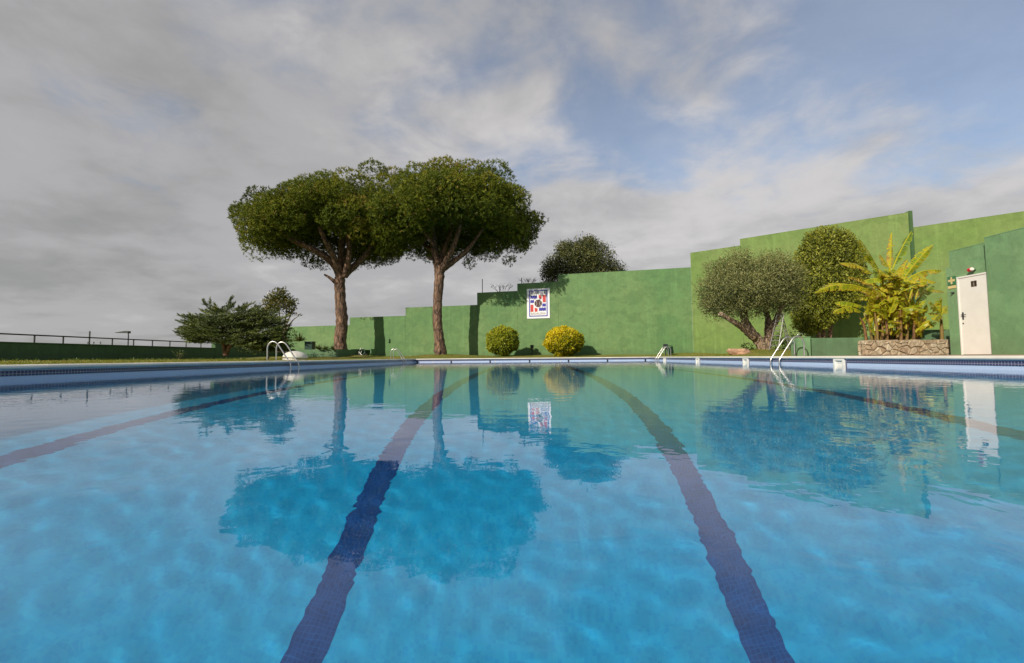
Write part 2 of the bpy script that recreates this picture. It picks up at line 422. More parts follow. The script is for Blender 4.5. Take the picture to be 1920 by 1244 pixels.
def pool_trim():
    X, y0, y1 = POOL_X, POOL_Y0, POOL_Y1; zb, zt = .068, .148
    box_obj('tile_band', (-X - .01, y0, zb), (-X + .006, y1, zt), M['band_tile'], pool_wall)
    box_obj('tile_band', (-X + .007, y1 - .006, zb), (X - .007, y1 + .01, zt), M['band_tile'], pool_wall)
    ys = sorted(SKIM_Y); edges = [y0] + [v for s in ys for v in (s - .20, s + .20)] + [y1 - .007]
    for a, b in zip(edges[::2], edges[1::2]):
        box_obj('tile_band', (X - .006, a, zb), (X + .01, b, zt), M['band_tile'], pool_wall)
    for s in ys:
        for e in (-.25, .20):
            box_obj('tile_band', (X - .006, s + e, -.12), (X + .01, s + e + .05, zb - .001), M['band_tile'], pool_wall)
    for px in (775, 846, 919, 993, 1066, 1139, 1210):
        x = max(-X + .12, P(px, 679, y1).x)
        MB().cyl((x, y1 + .02, .045), (x, y1 - .012, .045), .052, seg=14).build('rope_anchor', M['black'], pool_wall)
    for x in (-6.35, -2.3, .55, 1.9, 5.4):
        box_obj('joint_strip', (x - .02, y1 - .004, -.3), (x + .02, y1 + .01, zb - .002), M['coping'], pool_wall)
    # skimmers: white frames let into the right-hand wall with a recessed mouth
    names = ['white skimmer box in the right pool wall nearest the far corner', 'white skimmer box in the right pool wall, second from the far corner',
             'white skimmer box in the right pool wall left of the near steel ladder', 'white skimmer box with a deep mouth below the stone planter',
             'white skimmer box at the right edge of the photo below the building']
    for s, lab in zip(SKIM_Y, names):
        r = empty('pool_skimmer', (X, s, 0), lab, 'skimmer', 'skimmers along the right pool wall')
        f = MB(); w = .19; z0, z1 = -.16, .166; bx = -.018
        for c, sz in (((bx, -w + .03, (z0 + z1) / 2), (.05, .06, z1 - z0)), ((bx, w - .03, (z0 + z1) / 2), (.05, .06, z1 - z0)),
                      ((bx, 0, z1 - .022), (.05, 2 * w - .12, .044)), ((bx, 0, z0 + .03), (.05, 2 * w - .12, .06))):
            f.box(c, sz, bevel=.004)
        f.build('frame', M['white'], r)
        MB().box((-.001, 0, .0), (.008, 2 * w - .12, .25)).build('mouth', M['white'], r)
        fl = MB().box((-.02, .02, -.03), (.02, 2 * w - .17, .13), rot=Matrix.Rotation(R(20), 3, 'Y')).build('flap', M['white'], r)
pool_trim()

# ------------------------------------------------------------------ pool ladders
def pool_ladder(side, y, label):
    r = empty('pool_ladder', (side * POOL_X, y, DECK), label, 'pool ladder', 'steel ladders at the pool edge')
    path = [(.64, 0), (.64, .22), (.64, .40), (.60, .52), (.51, .59), (.41, .585), (.32, .52), (.22, .38), (.10, .20), (.0, .05), (-.07, -.06), (-.10, -.17), (-.10, -.5), (-.10, -1.2)]
    for dy in (-.25, .25):
        pts = smooth_path([(side * u, dy, z) for u, z in path], 60)
        MB().tube(pts, [.021], 12).build('handrail', M['steel'], r)
        MB().cyl((side * .64, dy, -.004), (side * .64, dy, .018), .045, .03, seg=16).build('flange', M['steel'], r)
    for k in range(3):
        MB().box((side * -.10, 0, -.48 - .28 * k), (.09, .46, .03), bevel=.006).build('tread', M['steel'], r)
pool_ladder(-1, 14.1, 'steel pool ladder in front of the white dome on the left')
pool_ladder(-1, 26.6, 'small far steel pool ladder left of the right pine trunk')
pool_ladder(1, 27.4, 'small far steel pool ladder beside the dark green bin')
pool_ladder(1, 14.3, 'steel pool ladder in front of the green gate pillar on the right')

# ------------------------------------------------------------------ perimeter wall, in steps
def dleft(px): return 36.0 * 4000 / (px + 3000)
def dright(px): return 33.49 * 1500 / (px + 200)
def boundary_wall():
    root = empty('boundary_wall', (0, 36, 0), 'tall stepped green boundary wall behind the pool and the trees', 'wall')
    segs = [(523, 655, 540, 614, 0), (655, 760, 660, 596.5, 0), (760, 895, 762, 578, 0), (895, 971, 898, 550, 0), (971, 1048, 973, 533, 0), (1048, 1300, 1050, 516, 0),
            (1300, 1395, 1302, 475, 1), (1395, 1721, 1397, 449, 1), (1721, 2120, 1727, 425, 1)]
    tops = {}
    for i, (a, b, px, py, k) in enumerate(segs):
        D = dright if k else dleft
        A, B = P(a, 660, D(a)), P(b, 660, D(b)); zt = P(px, py, D(px)).z
        d = (B - A); d.z = 0; d.normalize(); n = Vector((-d.y, d.x, 0)); 
        if n.y < 0: n = -n
        off = 0.0 if i != 8 else 0.34
        A, B = A + d * .004 + n * off, B - d * .004 + n * off
        th = .28 if i != 7 else .42
        mb = MB(); mb.prism([(A.x, A.y), (B.x, B.y), (B.x + n.x * th, B.y + n.y * th), (A.x + n.x * th, A.y + n.y * th)], -.3, zt)
        o = mb.build('wall_segment', M['wall_right' if k else 'wall_left']); o.parent = root; o.matrix_parent_inverse = Matrix.Translation((0, -36, 0))
        if i == 7:
            pb = MB().box((B.x + .02, B.y + .10, zt / 2 + .03), (.15, .34, zt + .12)).build('end_shade_strip', M['parapet']); pb.parent = root; pb.matrix_parent_inverse = Matrix.Translation((0, -36, 0))  # added dark strip: shade of the wall's end face put into its colour
        # thin weathered cap
        e = .004; c = MB(); A2, B2 = A - n * e, B - n * e
        c.prism([(A2.x, A2.y), (B2.x, B2.y), (B2.x + n.x * (th + 2 * e), B2.y + n.y * (th + 2 * e)), (A2.x + n.x * (th + 2 * e), A2.y + n.y * (th + 2 * e))], zt + .001, zt + .035)
        c = c.build('wall_cap', M['wall_right' if k else 'wall_left']); c.parent = root; c.matrix_parent_inverse = Matrix.Translation((0, -36, 0))
        tops[i] = (A, B, zt, d, n)
    return tops
TOPS = boundary_wall()
def on_wall(px, py, out=0.0):
    """point on the face of the boundary wall at a pixel, moved OUT metres towards the pool"""
    D = dleft(px) if px < 1300 else dright(px); p = P(px, py, D); d = TOPS[4 if px < 1300 else 7]
    return p - d[4] * out
WDIR = TOPS[4][3]; WANG = math.atan2(WDIR.y, WDIR.x)

# ------------------------------------------------------------------ low wall and railing on the left
LX = -22.5
def left_side():
    y0, y1 = -6.0, 31.6
    z1 = P(389, 654, 31.8).z; zr = P(389, 644, 31.8).z
    r = empty('low_wall', (LX, 12, 0), 'low dark green wall under the railing along the left side', 'wall')
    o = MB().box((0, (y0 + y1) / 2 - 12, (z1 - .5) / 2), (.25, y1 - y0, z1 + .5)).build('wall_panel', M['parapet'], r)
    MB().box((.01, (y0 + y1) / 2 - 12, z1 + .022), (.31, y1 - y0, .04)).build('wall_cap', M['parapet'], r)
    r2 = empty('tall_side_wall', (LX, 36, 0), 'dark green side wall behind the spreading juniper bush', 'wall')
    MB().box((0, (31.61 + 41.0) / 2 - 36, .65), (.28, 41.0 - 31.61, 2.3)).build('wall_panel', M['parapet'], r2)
    rr = empty('railing', (LX, 12, z1 + .04), 'thin dark metal railing on the low wall at the left', 'railing')
    MB().box((0, (y0 + y1) / 2 - 12, zr - z1 - .04), (.05, y1 - y0, .06)).build('rail', M['dark_metal'], rr)
    post = None; k = 0
    for px in [24, 83, 136.5, 183, 226, 264, 299, 331.5, 361, 388.5]:
        y = -LX * FPX / (VPX + 2 - px) - 12; h = zr - z1 - .07
        if abs(px - 136.5) < 1: h += .36
        MB().box((0, y, h / 2), (.045, .045, h)).build('post', M['dark_metal'], rr)
    for k in range(1, 17):
        y = 19.45 - 1.29 * k - 12
        MB().box((0, y, (zr - z1 - .07) / 2), (.045, .045, zr - z1 - .07)).build('post', M['dark_metal'], rr)
left_side()

# ------------------------------------------------------------------ building with the white door
def building():
    bx, yc, yd, yn = 11.6, 13.2, 11.93, -6.0
    r = empty('pool_building', (bx, 8, DECK), 'flat green pool building with white door at the right edge', 'building')
    def bb(name, lo, hi, mat, bevel=0.0, parent=r):
        o = box_obj(name, lo, hi, mat, None, bevel); o.parent = parent
        o.matrix_parent_inverse = Matrix.Translation((-bx, -8, -DECK))
        return o
    ztop = 2.66
    bb('wall', (bx, yd, 0), (16, yc, ztop), M['house'])
    bb('parapet', (bx + .05, yd, ztop + .001), (16, yc - .07, 3.09), M['house'])
    bb('front_wall', (bx - .13, yn, 0), (16, yd - .001, 3.17), M['house'])
    bb('wall_cap', (bx - .135, yn, 3.171), (16, yd + .004, 3.19), M['house'])
    bb('wall_cap', (bx + .045, yd + .012, 3.091), (16, yc - .065, 3.11), M['house'])
    door = bb('door', (bx - .035, yd + .035, DECK + .012), (bx - .001, 12.80, 2.285), M['white'], .004)
    fr = MB()
    for lo, hi in (((-.05, 12.802, DECK + .005), (-.001, 12.84, 2.33)), ((-.05, yd + .002, DECK + .005), (-.001, yd + .033, 2.33)), ((-.05, yd + .034, 2.288), (-.001, 12.80, 2.33))):
        lo, hi = Vector(lo), Vector(hi); fr.box((lo + hi) / 2 + Vector((bx, 0, 0)), hi - lo)
    fo = fr.build('door_frame', M['white']); fo.parent = r; fo.matrix_parent_inverse = Matrix.Translation((-bx, -8, -DECK))
    def sub(o, par):
        o.parent = par; return o
    hb = MB(); hx = bx - .035
    hb.box((hx - .004, 12.73, 1.27), (.008, .045, .20), bevel=.003); hb.cyl((hx - .008, 12.73, 1.30), (hx - .055, 12.73, 1.30), .011); hb.cyl((hx - .05, 12.74, 1.30), (hx - .05, 12.60, 1.295), .010)
    sub(hb.build('handle', M['dark_metal']), door)
    sub(MB().cyl((hx, 12.735, 1.07), (hx - .012, 12.735, 1.07), .018).build('lock', M['dark_metal']), door)
    sub(box_obj('door_sign', (hx - .006, 12.30, 2.01), (hx - .0005, 12.45, 2.16), plain('brown_plate', (.035, .022, .014), .35)), door)
    s2 = MB(); s2.cyl((hx - .006, 12.375, 2.125), (hx - .0085, 12.375, 2.125), .014); s2.box((hx - .0072, 12.375, 2.075), (.0025, .035, .06)); s2.box((hx - .0072, 12.36, 2.035), (.0025, .014, .035)); s2.box((hx - .0072, 12.39, 2.035), (.0025, .014, .035))
    sub(s2.build('pictogram', plain('dull_ivory', (.25, .21, .16), .5)), door)
    for z in (.42, .50, 1.95): sub(MB().cyl((hx - .008, yd + .037, z - .05), (hx - .008, yd + .037, z + .05), .011).build('hinge', M['dark_metal']), door)
    # red alarm lamp over the door
    a = empty('alarm_lamp', (bx - .02, 12.36, 2.46), 'red alarm lamp on a bracket above the white door', 'alarm lamp')
    MB().box((-.03, 0, -.02), (.16, .05, .03)).build('bracket', M['dark_green'], a)
    MB().cyl((-.08, -.02, .0), (-.08, -.045, .01), .048, .04, 18).build('base', M['white'], a)
    red = plain('red_lens', (.55, .012, .015), .2)
    MB().cyl((-.08, -.019, .0), (-.08, .06, -.012), .052, .05, 18).build('lens', red, a)
    MB().cyl((-.08, .06, -.012), (-.08, .09, -.016), .05, .025, 18).build('lens_cap', red, a)
    # first aid board
    s = empty('first_aid_sign', (bx - .001, 13.03, 2.23), 'small green first aid sign with yellow cross beside the door', 'sign')
    yl = plain('faded_yellow', (.62, .50, .22), .5)
    MB().box((-.006, 0, .04), (.012, .24, .235)).build('board', plain('sign_green', (.05, .17, .08), .45), s)
    c = MB(); c.box((-.0135, 0, .045), (.003, .05, .19)); c.box((-.0135, -.0625, .045), (.003, .075, .06)); c.box((-.0135, .0625, .045), (.003, .075, .06)); c.build('cross', yl, s)
    MB().box((-.006, 0, -.135), (.012, .24, .075)).build('caption_plate', yl, s)
    k = empty('wall_fitting', (bx, 13.0, 1.93), 'small dark fitting on the building below the first aid sign', 'fitting')
    MB().cyl((0, 0, 0), (-.05, 0, 0), .03, .022).build('base', M['dark_metal'], k); MB().cyl((-.05, 0, 0), (-.085, 0, 0), .016, .012).build('tip', M['dark_metal'], k)
building()

# ------------------------------------------------------------------ low wall, pillar, stone planter on the right
def right_low():
    D = 14.62; z1 = P(1550, 634, D).z
    a, b = P(1516, 660, D).x, P(1616.5, 660, D).x
    r = empty('garden_wall', (a, D, 0), 'low green garden wall between the pillar and the stone planter', 'wall')
    MB().box(((b - a) / 2 + .01, .1, z1 / 2), (b - a, .2, z1)).build('wall_panel', M['low'], r)
    w = MB()   # ramped back wall that rises to the right behind the planter
    x0, x1 = P(1590, 650, 15.6).x - a, 16 - a
    pts = [(x0, z1 - .02), (x0 + .7, z1 + .05), (x0 + 1.4, z1 + .25), (x1, z1 + .3), (x1, 0), (x0, 0)]
    f = [w.bm.verts.new((x, 1.0, z)) for x, z in pts]; k = [w.bm.verts.new((x, 1.2, z)) for x, z in pts]
    w.bm.faces.new(f); w.bm.faces.new(k[::-1])
    for i in range(6): w.bm.faces.new((f[i], k[i], k[(i + 1) % 6], f[(i + 1) % 6]))
    w.build('ramped_wall', M['low'], r)
    p0, p1 = P(1492, 660, D).x, a
    q = empty('gate_pillar', ((p0 + p1) / 2, D, 0), 'square green gate pillar behind the steel pool ladder', 'pillar')
    MB().box((0, .07, (z1 + .02) / 2), (p1 - p0, p1 - p0, z1 + .02), bevel=.006).build('shaft', M['house'], q)
    MB().box((0, .07, z1 + .031), (p1 - p0 + .02, p1 - p0 + .02, .02)).build('cap', M['house'], q)
    t = empty('tap', ((p0 + p1) / 2, D + .05, z1 + .041), 'small bent steel tap on top of the green pillar', 'tap')
    MB().tube(smooth_path([(-.08, 0, 0), (-.08, 0, .07), (-.03, 0, .11), (.05, 0, .10), (.07, 0, .06)], 20), [.012], 8).build('pipe', M['steel'], t)
    MB().cyl((-.08, -.03, .04), (-.08, .03, .04), .012).build('valve', M['steel'], t)
    return D, z1
right_low()
def clip(poly, p, q):
    """keep the part of poly nearer to p than to q"""
    mx, my = (p[0] + q[0]) / 2, (p[1] + q[1]) / 2; nx, ny = q[0] - p[0], q[1] - p[1]; out = []
    for i in range(len(poly)):
        a, b = poly[i], poly[(i + 1) % len(poly)]
        da = (a[0] - mx) * nx + (a[1] - my) * ny; db = (b[0] - mx) * nx + (b[1] - my) * ny
        if da <= 0: out.append(a)
        if da * db < 0: s = da / (da - db); out.append((a[0] + (b[0] - a[0]) * s, a[1] + (b[1] - a[1]) * s))
    return out
def stone_planter():
    D = 14.5; x0, x1 = P(1617, 660, D).x, 12.9; zb, zt = DECK, P(1690, 638.5, D).z
    r = empty('stone_planter', (x0, D, zb), 'rubble stone planter full of banana stems beside the building', 'planter')
    W, H = x1 - x0, zt - zb
    mort = plain('mortar', (.09, .065, .045), .95, var=.3, scale=8, bump=.8, bscale=60)
    MB().box((W / 2, .11, H / 2 - .02), (W - .06, .16, H - .04)).box((.12, 1.0, H / 2 - .02), (.16, 1.7, H - .04)).build('core', mort, r)
    MB().box((W / 2 + .1, 1.0, H / 2 - .04), (W - .2, 1.6, H - .12)).build('soil', plain('soil', (.09, .055, .03), .95, var=.3, scale=10, bump=1, bscale=30), r)
    m, nt, b = new_mat('rubble_stone'); t = NT(nt); p = t.pos()
    oi = nt.nodes.new('ShaderNodeObjectInfo').outputs['Random']
    c = t.ramp(oi, [(0, (.33, .24, .15)), (.35, (.47, .39, .27)), (.7, (.42, .33, .22)), (1, (.58, .51, .38))])
    c = t.mix(1.0, c, t.ramp(t.noise(p, 12, 6, .65, .4), [(.25, .6), (.75, 1.25)]), 'MULTIPLY'); t.L.new(c, b.inputs['Base Color'])
    b.inputs['Roughness'].default_value = .9; t.L.new(t.bump(t.noise(p, 26, 6, .7), .8, .02), b.inputs['Normal'])
    rng = random.Random(11); sites = []
    for row in range(4):
        x = rng.uniform(-.1, .1)
        while x < W + .1:
            sites.append((x + rng.uniform(-.04, .04), (row + .5) * H / 4 + rng.uniform(-.07, .07))); x += rng.choice((.11, .16, .22, .30, .42)) * rng.uniform(.85, 1.15)
    def stone(poly, place):
        cx = sum(a for a, _ in poly) / len(poly); cz = sum(b for _, b in poly) / len(poly)
        bm = bmesh.new(); rings = []
        for s, dpt in ((.93, 0), (.91, -.045), (.70, -.075)):
            dj = rng.uniform(-.016, .016)
            rings.append([bm.verts.new(place(cx + (a - cx) * s * rng.uniform(.96, 1.02), cz + (b - cz) * s * rng.uniform(.96, 1.02), dpt + dj)) for a, b in poly])
        n = len(poly)
        for A, B in zip(rings, rings[1:]):
            for i in range(n): bm.faces.new((A[i], A[(i + 1) % n], B[(i + 1) % n], B[i]))
        c = bm.verts.new(place(cx, cz, -.062 + rng.uniform(-.012, .008)))
        for i in range(n): bm.faces.new((rings[-1][i], rings[-1][(i + 1) % n], c))
        bmesh.ops.recalc_face_normals(bm, faces=bm.faces); me = bpy.data.meshes.new('stone'); bm.to_mesh(me); bm.free(); link('stone', me, m, r)
    for i, p in enumerate(sites):
        poly = [(0, 0), (W, 0), (W, H), (0, H)]
        for j, q in enumerate(sites):
            if i != j and poly: poly = clip(poly, p, q)
        if len(poly) >= 3: stone(poly, lambda a, b, d: (a, .03 + d, b))
    sites2 = [(rng.uniform(0, 1.7), (row + .5) * H / 4 + rng.uniform(-.04, .04)) for row in range(4) for _ in range(7)]
    for i, p in enumerate(sites2):
        poly = [(0, 0), (1.75, 0), (1.75, H), (0, H)]
        for j, q in enumerate(sites2):
            if i != j and poly: poly = clip(poly, p, q)
        if len(poly) >= 3: stone(poly, lambda a, b, d: (.04 + d, .08 + a, b))
    for x in np.arange(.1, W, .27):   # flat top stones
        w = rng.uniform(.22, .26); bm = bmesh.new(); bmesh.ops.create_cube(bm, size=1, matrix=Matrix.Translation((x + .03, .1, H - .005)) @ Matrix.Diagonal((w, .24, .035, 1)))
        for v in bm.verts: v.co += Vector([rng.uniform(-.012, .012) for _ in range(3)])
        me = bpy.data.meshes.new('stone'); bm.to_mesh(me); bm.free(); link('stone', me, m, r)
stone_planter()
# ------------------------------------------------------------------ foliage
def leaf_mat(name, pts, rough=0.5, trans=0.25, tint=(0.5, 0.6, 0.1), spec=0.35):
    m, nt, b = new_mat(name); t = NT(nt)
    c = t.ramp(t.attr('tone'), pts); t.L.new(c, b.inputs['Base Color'])
    b.inputs['Roughness'].default_value = rough; b.inputs['Specular IOR Level'].default_value = spec
    tr = nt.nodes.new('ShaderNodeBsdfTranslucent'); t.L.new(t.mix(0.5, c, tint), tr.inputs[0])
    mx = nt.nodes.new('ShaderNodeMixShader'); mx.inputs[0].default_value = trans
    t.L.new(b.outputs[0], mx.inputs[1]); t.L.new(tr.outputs[0], mx.inputs[2]); t.L.new(mx.outputs[0], nt.nodes['Material Output'].inputs[0])
    return m
def bark_mat(name, a, b2, scale=6.0, stretch=0.35, bump=1.0):
    m, nt, b = new_mat(name); t = NT(nt); p = t.pos((1, 1, stretch))
    v = nt.nodes.new('ShaderNodeTexVoronoi'); v.feature = 'DISTANCE_TO_EDGE'; t.L.new(p, v.inputs['Vector']); v.inputs['Scale'].default_value = scale
    n = t.noise(p, scale * 1.4, 6, .65, .5)
    c = t.mix(t.ramp(n, [(.32, 0.0), (.68, 1.0)]), a, b2)
    e = t.ramp(v.outputs['Distance'], [(0.0, .35), (.12, 1.0)])
    t.L.new(t.mix(1.0, c, e, 'MULTIPLY'), b.inputs['Base Color']); b.inputs['Roughness'].default_value = .9
    h = t.math('ADD', t.math('MULTIPLY', e, .6), n)
    t.L.new(t.bump(h, bump, .06), b.inputs['Normal']); return m
def unit(v): return v / (np.linalg.norm(v, axis=-1, keepdims=True) + 1e-9)
def blades(base, dirs, length, width, tone, rng, fold=0.0, taper=0.4, face=None, loose=0.7):
    """one four-cornered leaf per row: base point, direction, length, width; random roll round its own axis"""
    n = len(base); d = unit(dirs); r = unit(rng.normal(size=(n, 3)))
    if face is not None: r = unit(face + loose * r)
    s = unit(np.cross(d, r))
    L = np.broadcast_to(np.asarray(length, float).reshape(-1, 1), (n, 1)); W = np.broadcast_to(np.asarray(width, float).reshape(-1, 1), (n, 1))
    up = np.cross(s, d)
    mid = base + d * L * taper
    v = np.stack([base, mid + s * W / 2 + up * W * fold, base + d * L, mid - s * W / 2 + up * W * fold], 1).reshape(-1, 3)
    q = np.arange(n * 4).reshape(-1, 4)
    t = np.repeat(np.asarray(tone, float), 4)
    return v, q, t
class Fol:
    def __init__(s): s.v = []; s.q = []; s.t = []; s.n = 0
    def add(s, v, q, t): s.v.append(v); s.q.append(np.asarray(q) + s.n); s.t.append(t); s.n += len(v)
    def build(s, name, mat, parent=None, world=False):
        v = np.concatenate(s.v)
        if world: v = v - np.array(parent.location)
        return link(name, mesh_np(name, v, np.concatenate(s.q), col=np.concatenate(s.t)), mat, parent)
def sph(rng, n): return unit(rng.normal(size=(n, 3)))
def blob_leaves(rng, blobs, density, length, width, up=0.3, out=0.8, shell=0.75, tone_sd=0.15, tone_up=0.0, ragged=0.08, hang=0.0):
    """leaves spread through ellipsoid blobs (centre, radii): most in the outer shell, some inside"""
    F = []
    for c, rad in blobs:
        c = np.array(c, float); rad = np.array(rad, float) * np.ones(3)
        n = int(density * (rad[0] * rad[1] + rad[1] * rad[2] + rad[0] * rad[2]) / 3 * 12.57)
        d = sph(rng, n); k = np.where(rng.random(n) < .78, shell + (1 - shell) * rng.random(n), rng.random(n) ** .6 * shell)
        k = k * (1 + ragged * rng.normal(size=n))
        lump = np.array([mnoise.noise(Vector(x * 2.6 + c)) for x in d]); k = k * (1 + .16 * lump)
        p = c + d * rad * k[:, None]
        nr = unit(d / rad); dr = out * .55 * nr + (up - hang) * np.array((0, 0, 1.0)) + .75 * rng.normal(size=(n, 3))
        tone = np.clip(.45 + tone_sd * rng.normal(size=n) + .35 * lump + tone_up * d[:, 2], 0, 1)
        F.append((p, nr, dr, length * rng.uniform(.7, 1.35, n), width * rng.uniform(.75, 1.3, n), tone))
    return F
def add_blobs(f, rng, *a, **k):
    for p, nr, d, L, W, t in blob_leaves(rng, *a, **k): f.add(*blades(p, d, L, W, t, rng, fold=.15, face=nr))
def limb(name, pts, rad, mat, parent, seg=10, jit=.18, seed=0, n=None):
    """a tapered bough through world points, as an object under PARENT"""
    pts = smooth_path([Vector(p) - parent.location for p in pts], n or 8 * len(pts))
    return MB().tube(pts, rad, seg, jit, seed).build(name, mat, parent)

# ---- the two stone pines
M['pine_bark'] = bark_mat('pine_bark', (.045, .032, .026), (.33, .195, .12), 4.0, .34, 1.0)
M['pine_leaf'] = leaf_mat('pine_needles', [(0, (.024, .038, .005)), (.45, (.095, .132, .012)), (.8, (.21, .225, .014)), (1, (.33, .22, .06))], .55, .10, (.40, .42, .04), .2)
def pine(base, label, D, trunk_px, fork_px, limbs, crown, seed):
    rng = np.random.default_rng(seed); random.seed(seed)
    r = empty('pine_tree', (base.x, base.y, zat(base.x, base.y) - .03), label, 'tree', 'umbrella pines')
    pts = [Vector((base.x, base.y, r.location.z - .15))] + [P(x, y, D) for x, y, w in trunk_px]
    rr = [trunk_px[0][2] * D / FPX * 1.5] + [w * D / FPX for x, y, w in trunk_px]
    sp = smooth_path([p - r.location for p in pts], 70); MB().tube(sp, np.interp(np.linspace(0, 1, 71), np.linspace(0, 1, len(rr)), rr), 26, .16, seed).build('trunk', M['pine_bark'], r)
    for i, (w, path) in enumerate(limbs):
        limb('branch', [P(x, y, D + dd) for x, y, dd in path], [w * D / FPX * k for k in (1, .85, .65, .4)], M['pine_bark'], r, 12, .2, seed + i)
    # crown: rounded cushions of needle tufts on an umbrella
    (cx, cdy, Rx, Ry, zb, zt, n_top, n_rim), extra = crown
    C = Vector((P(cx, 600, D + cdy).x, D + cdy, 0)); cl = []
    for k in range(n_top):
        q = math.sqrt((k + .5) / n_top) * .93; a = k * 2.39996 + rng.normal() * .15
        h = zb + (zt - zb) * (.36 + .64 * (1 - q ** 2.0) ** .70); rad = rng.uniform(.95, 1.5) * (1 - .12 * q)
        cl.append((C.x + Rx * q * math.cos(a), C.y + Ry * q * math.sin(a), h - rad * .8 + rng.normal() * .42, rad))
    for k in range(n_rim):
        q = rng.uniform(.55, 1.0); a = k * 2.39996 + 1.0; rad = rng.uniform(.9, 1.45)
        h = zb + (zt - zb) * rng.uniform(-.02, .34) + .3 * (1 - q) + 1.1 * max(0, -math.sin(a))
        cl.append((C.x + (Rx - rad * .6) * q * math.cos(a), C.y + (Ry - rad * .6) * q * math.sin(a), h + rad * .4, rad))
    for k in range(46):   # thinner sprays filling the hollow underside
        q = rng.uniform(.1, .75); a = rng.uniform(0, 6.28)
        cl.append((C.x + Rx * q * math.cos(a), C.y + Ry * q * math.sin(a), zb + (zt - zb) * rng.uniform(.20, .5) + .9 * (1 - q), rng.uniform(.8, 1.2)))
    for x, y, dd, rad in extra:
        p = P(x, y, D + dd); cl.append((p.x, p.y, p.z, rad))
    f = Fol()
    for (x, y, z, rad) in cl:
        nt_ = int(235 * rad * rad); d = sph(rng, nt_ * 2); d = d[(d[:, 2] > -.55) | (rng.random(len(d)) < .35)][:nt_]; nt_ = len(d)
        lump = np.array([mnoise.noise(Vector((v[0] * 2.2 + x, v[1] * 2.2 + y, v[2] * 2.2 + z))) for v in d])
        k = np.where(rng.random(nt_) < .88, 1, rng.random(nt_)) * (1 + .30 * lump) * rng.uniform(.90, 1.05, nt_)
        p = np.array((x, y, z)) + d * np.array((rad, rad, rad * .78)) * k[:, None]
        m_ = 8; pp = np.repeat(p, m_, 0); ax = np.repeat(unit(d * np.array((1, 1, .8)) + np.array((0, 0, .45))), m_, 0)
        dr = .75 * ax + .8 * rng.normal(size=(nt_ * m_, 3))
        base_t = rng.normal(.50, .13) + .20 * lump + .07 * rng.normal(size=nt_) + .10 * d[:, 2]
        base_t = np.where(rng.random(nt_) < .012, .95, base_t)
        f.add(*blades(pp - dr * .02, dr, rng.uniform(.14, .26, nt_ * m_), rng.uniform(.028, .050, nt_ * m_), np.clip(np.repeat(base_t, m_) + .06 * rng.normal(size=nt_ * m_), 0, 1), rng, face=np.repeat(d, m_, 0), loose=.9))
    f.build('crown', M['pine_leaf'], r, True)
    return r
pine(PINE1, 'tall umbrella pine with thick trunk, left one of the pair', 36.1,
     [(640, 666, 13.0), (638, 640, 11.4), (641, 600, 10.8), (638, 560, 9.8), (637, 528, 9.8), (640, 512, 9.4)], None,
     [(7.5, [(640, 522, 0), (622, 492, -.4), (590, 470, -1.0), (545, 448, -1.8), (515, 425, -2.4)]), (7, [(642, 520, 0), (627, 485, -1), (612, 455, -2), (598, 425, -2.6)]),
      (8, [(640, 520, .2), (641, 480, .5), (640, 440, .6), (634, 395, .3)]), (6, [(646, 520, -.3), (655, 480, -.8), (652, 440, -1.2), (645, 400, -1.6)]),
      (6.5, [(647, 516, .2), (672, 492, 0), (692, 468, -.2), (702, 430, -.5)]), (4.5, [(640, 505, 1), (610, 480, 2), (570, 462, 3)]), (4.5, [(646, 500, 1), (662, 465, 2), (690, 440, 3)]),
      (4, [(634, 536, 0), (622, 524, -.2), (608, 515, -.3)])],
     ((618, -.3, 6.5, 5.2, 8.5, 14.85, 58, 76), [(452, 405, 0, .9), (447, 395, .3, .7), (760, 430, .5, 1.2), (775, 460, 1.5, 1.0), (745, 470, 2, 1.1), (800, 470, 2.5, .9), (660, 490, 3.5, 1.0), (700, 485, 3.5, 1.0), (470, 420, -1, 1.3), (465, 400, 0, 1.2), (490, 375, 0, 1.3), (505, 445, -2, 1.1), (470, 448, .5, .8), (735, 335, 2, 1.2), (760, 345, 2, 1.2), (700, 322, 1, 1.1)]), 5)
pine(PINE2, 'tall umbrella pine with slimmer trunk, right one of the pair', 34.2,
     [(827, 666, 11.5), (824, 640, 9.5), (820, 600, 8.7), (821, 560, 8.4), (824, 520, 9.2), (824, 498, 10)], None,
     [(8, [(822, 506, 0), (815, 470, .2), (810, 430, .2), (809, 385, 0)]), (6, [(824, 505, 0), (832, 470, .4), (845, 435, .8), (856, 405, 1)]),
      (6, [(829, 505, -.2), (847, 470, -.8), (861, 430, -1.3), (864, 395, -1.6)]), (5.5, [(830, 506, 0), (858, 485, -.4), (882, 462, -.8), (905, 430, -1.4)]),
      (3.6, [(815, 462, -.2), (795, 435, -.8), (770, 405, -1.4)]), (4, [(835, 500, .6), (870, 478, 2), (900, 450, 3)]), (4, [(812, 470, .8), (780, 450, 2.2), (745, 430, 3)]), (3, [(816, 489, 0), (806, 485, -.2), (801, 483, -.3)])],
     ((848, -.4, 6.0, 5.0, 8.4, 14.5, 56, 70), [(870, 465, 3, 1.1), (830, 470, 3.2, 1.0), (910, 470, 2.5, 1.0), (700, 370, -.5, 1.1), (700, 400, -.2, 1.0), (722, 430, 0, 1.1), (985, 425, 0, 1.15), (1000, 415, .5, .9), (985, 445, 0, .9), (978, 465, .5, .55), (965, 455, 0, 1.0), (965, 375, -1, 1.2), (955, 490, 1, .5), (720, 350, -1, 1.1), (735, 400, -1.5, 1.1), (720, 380, -1, 1.0), (880, 495, 2, .5)]), 8)

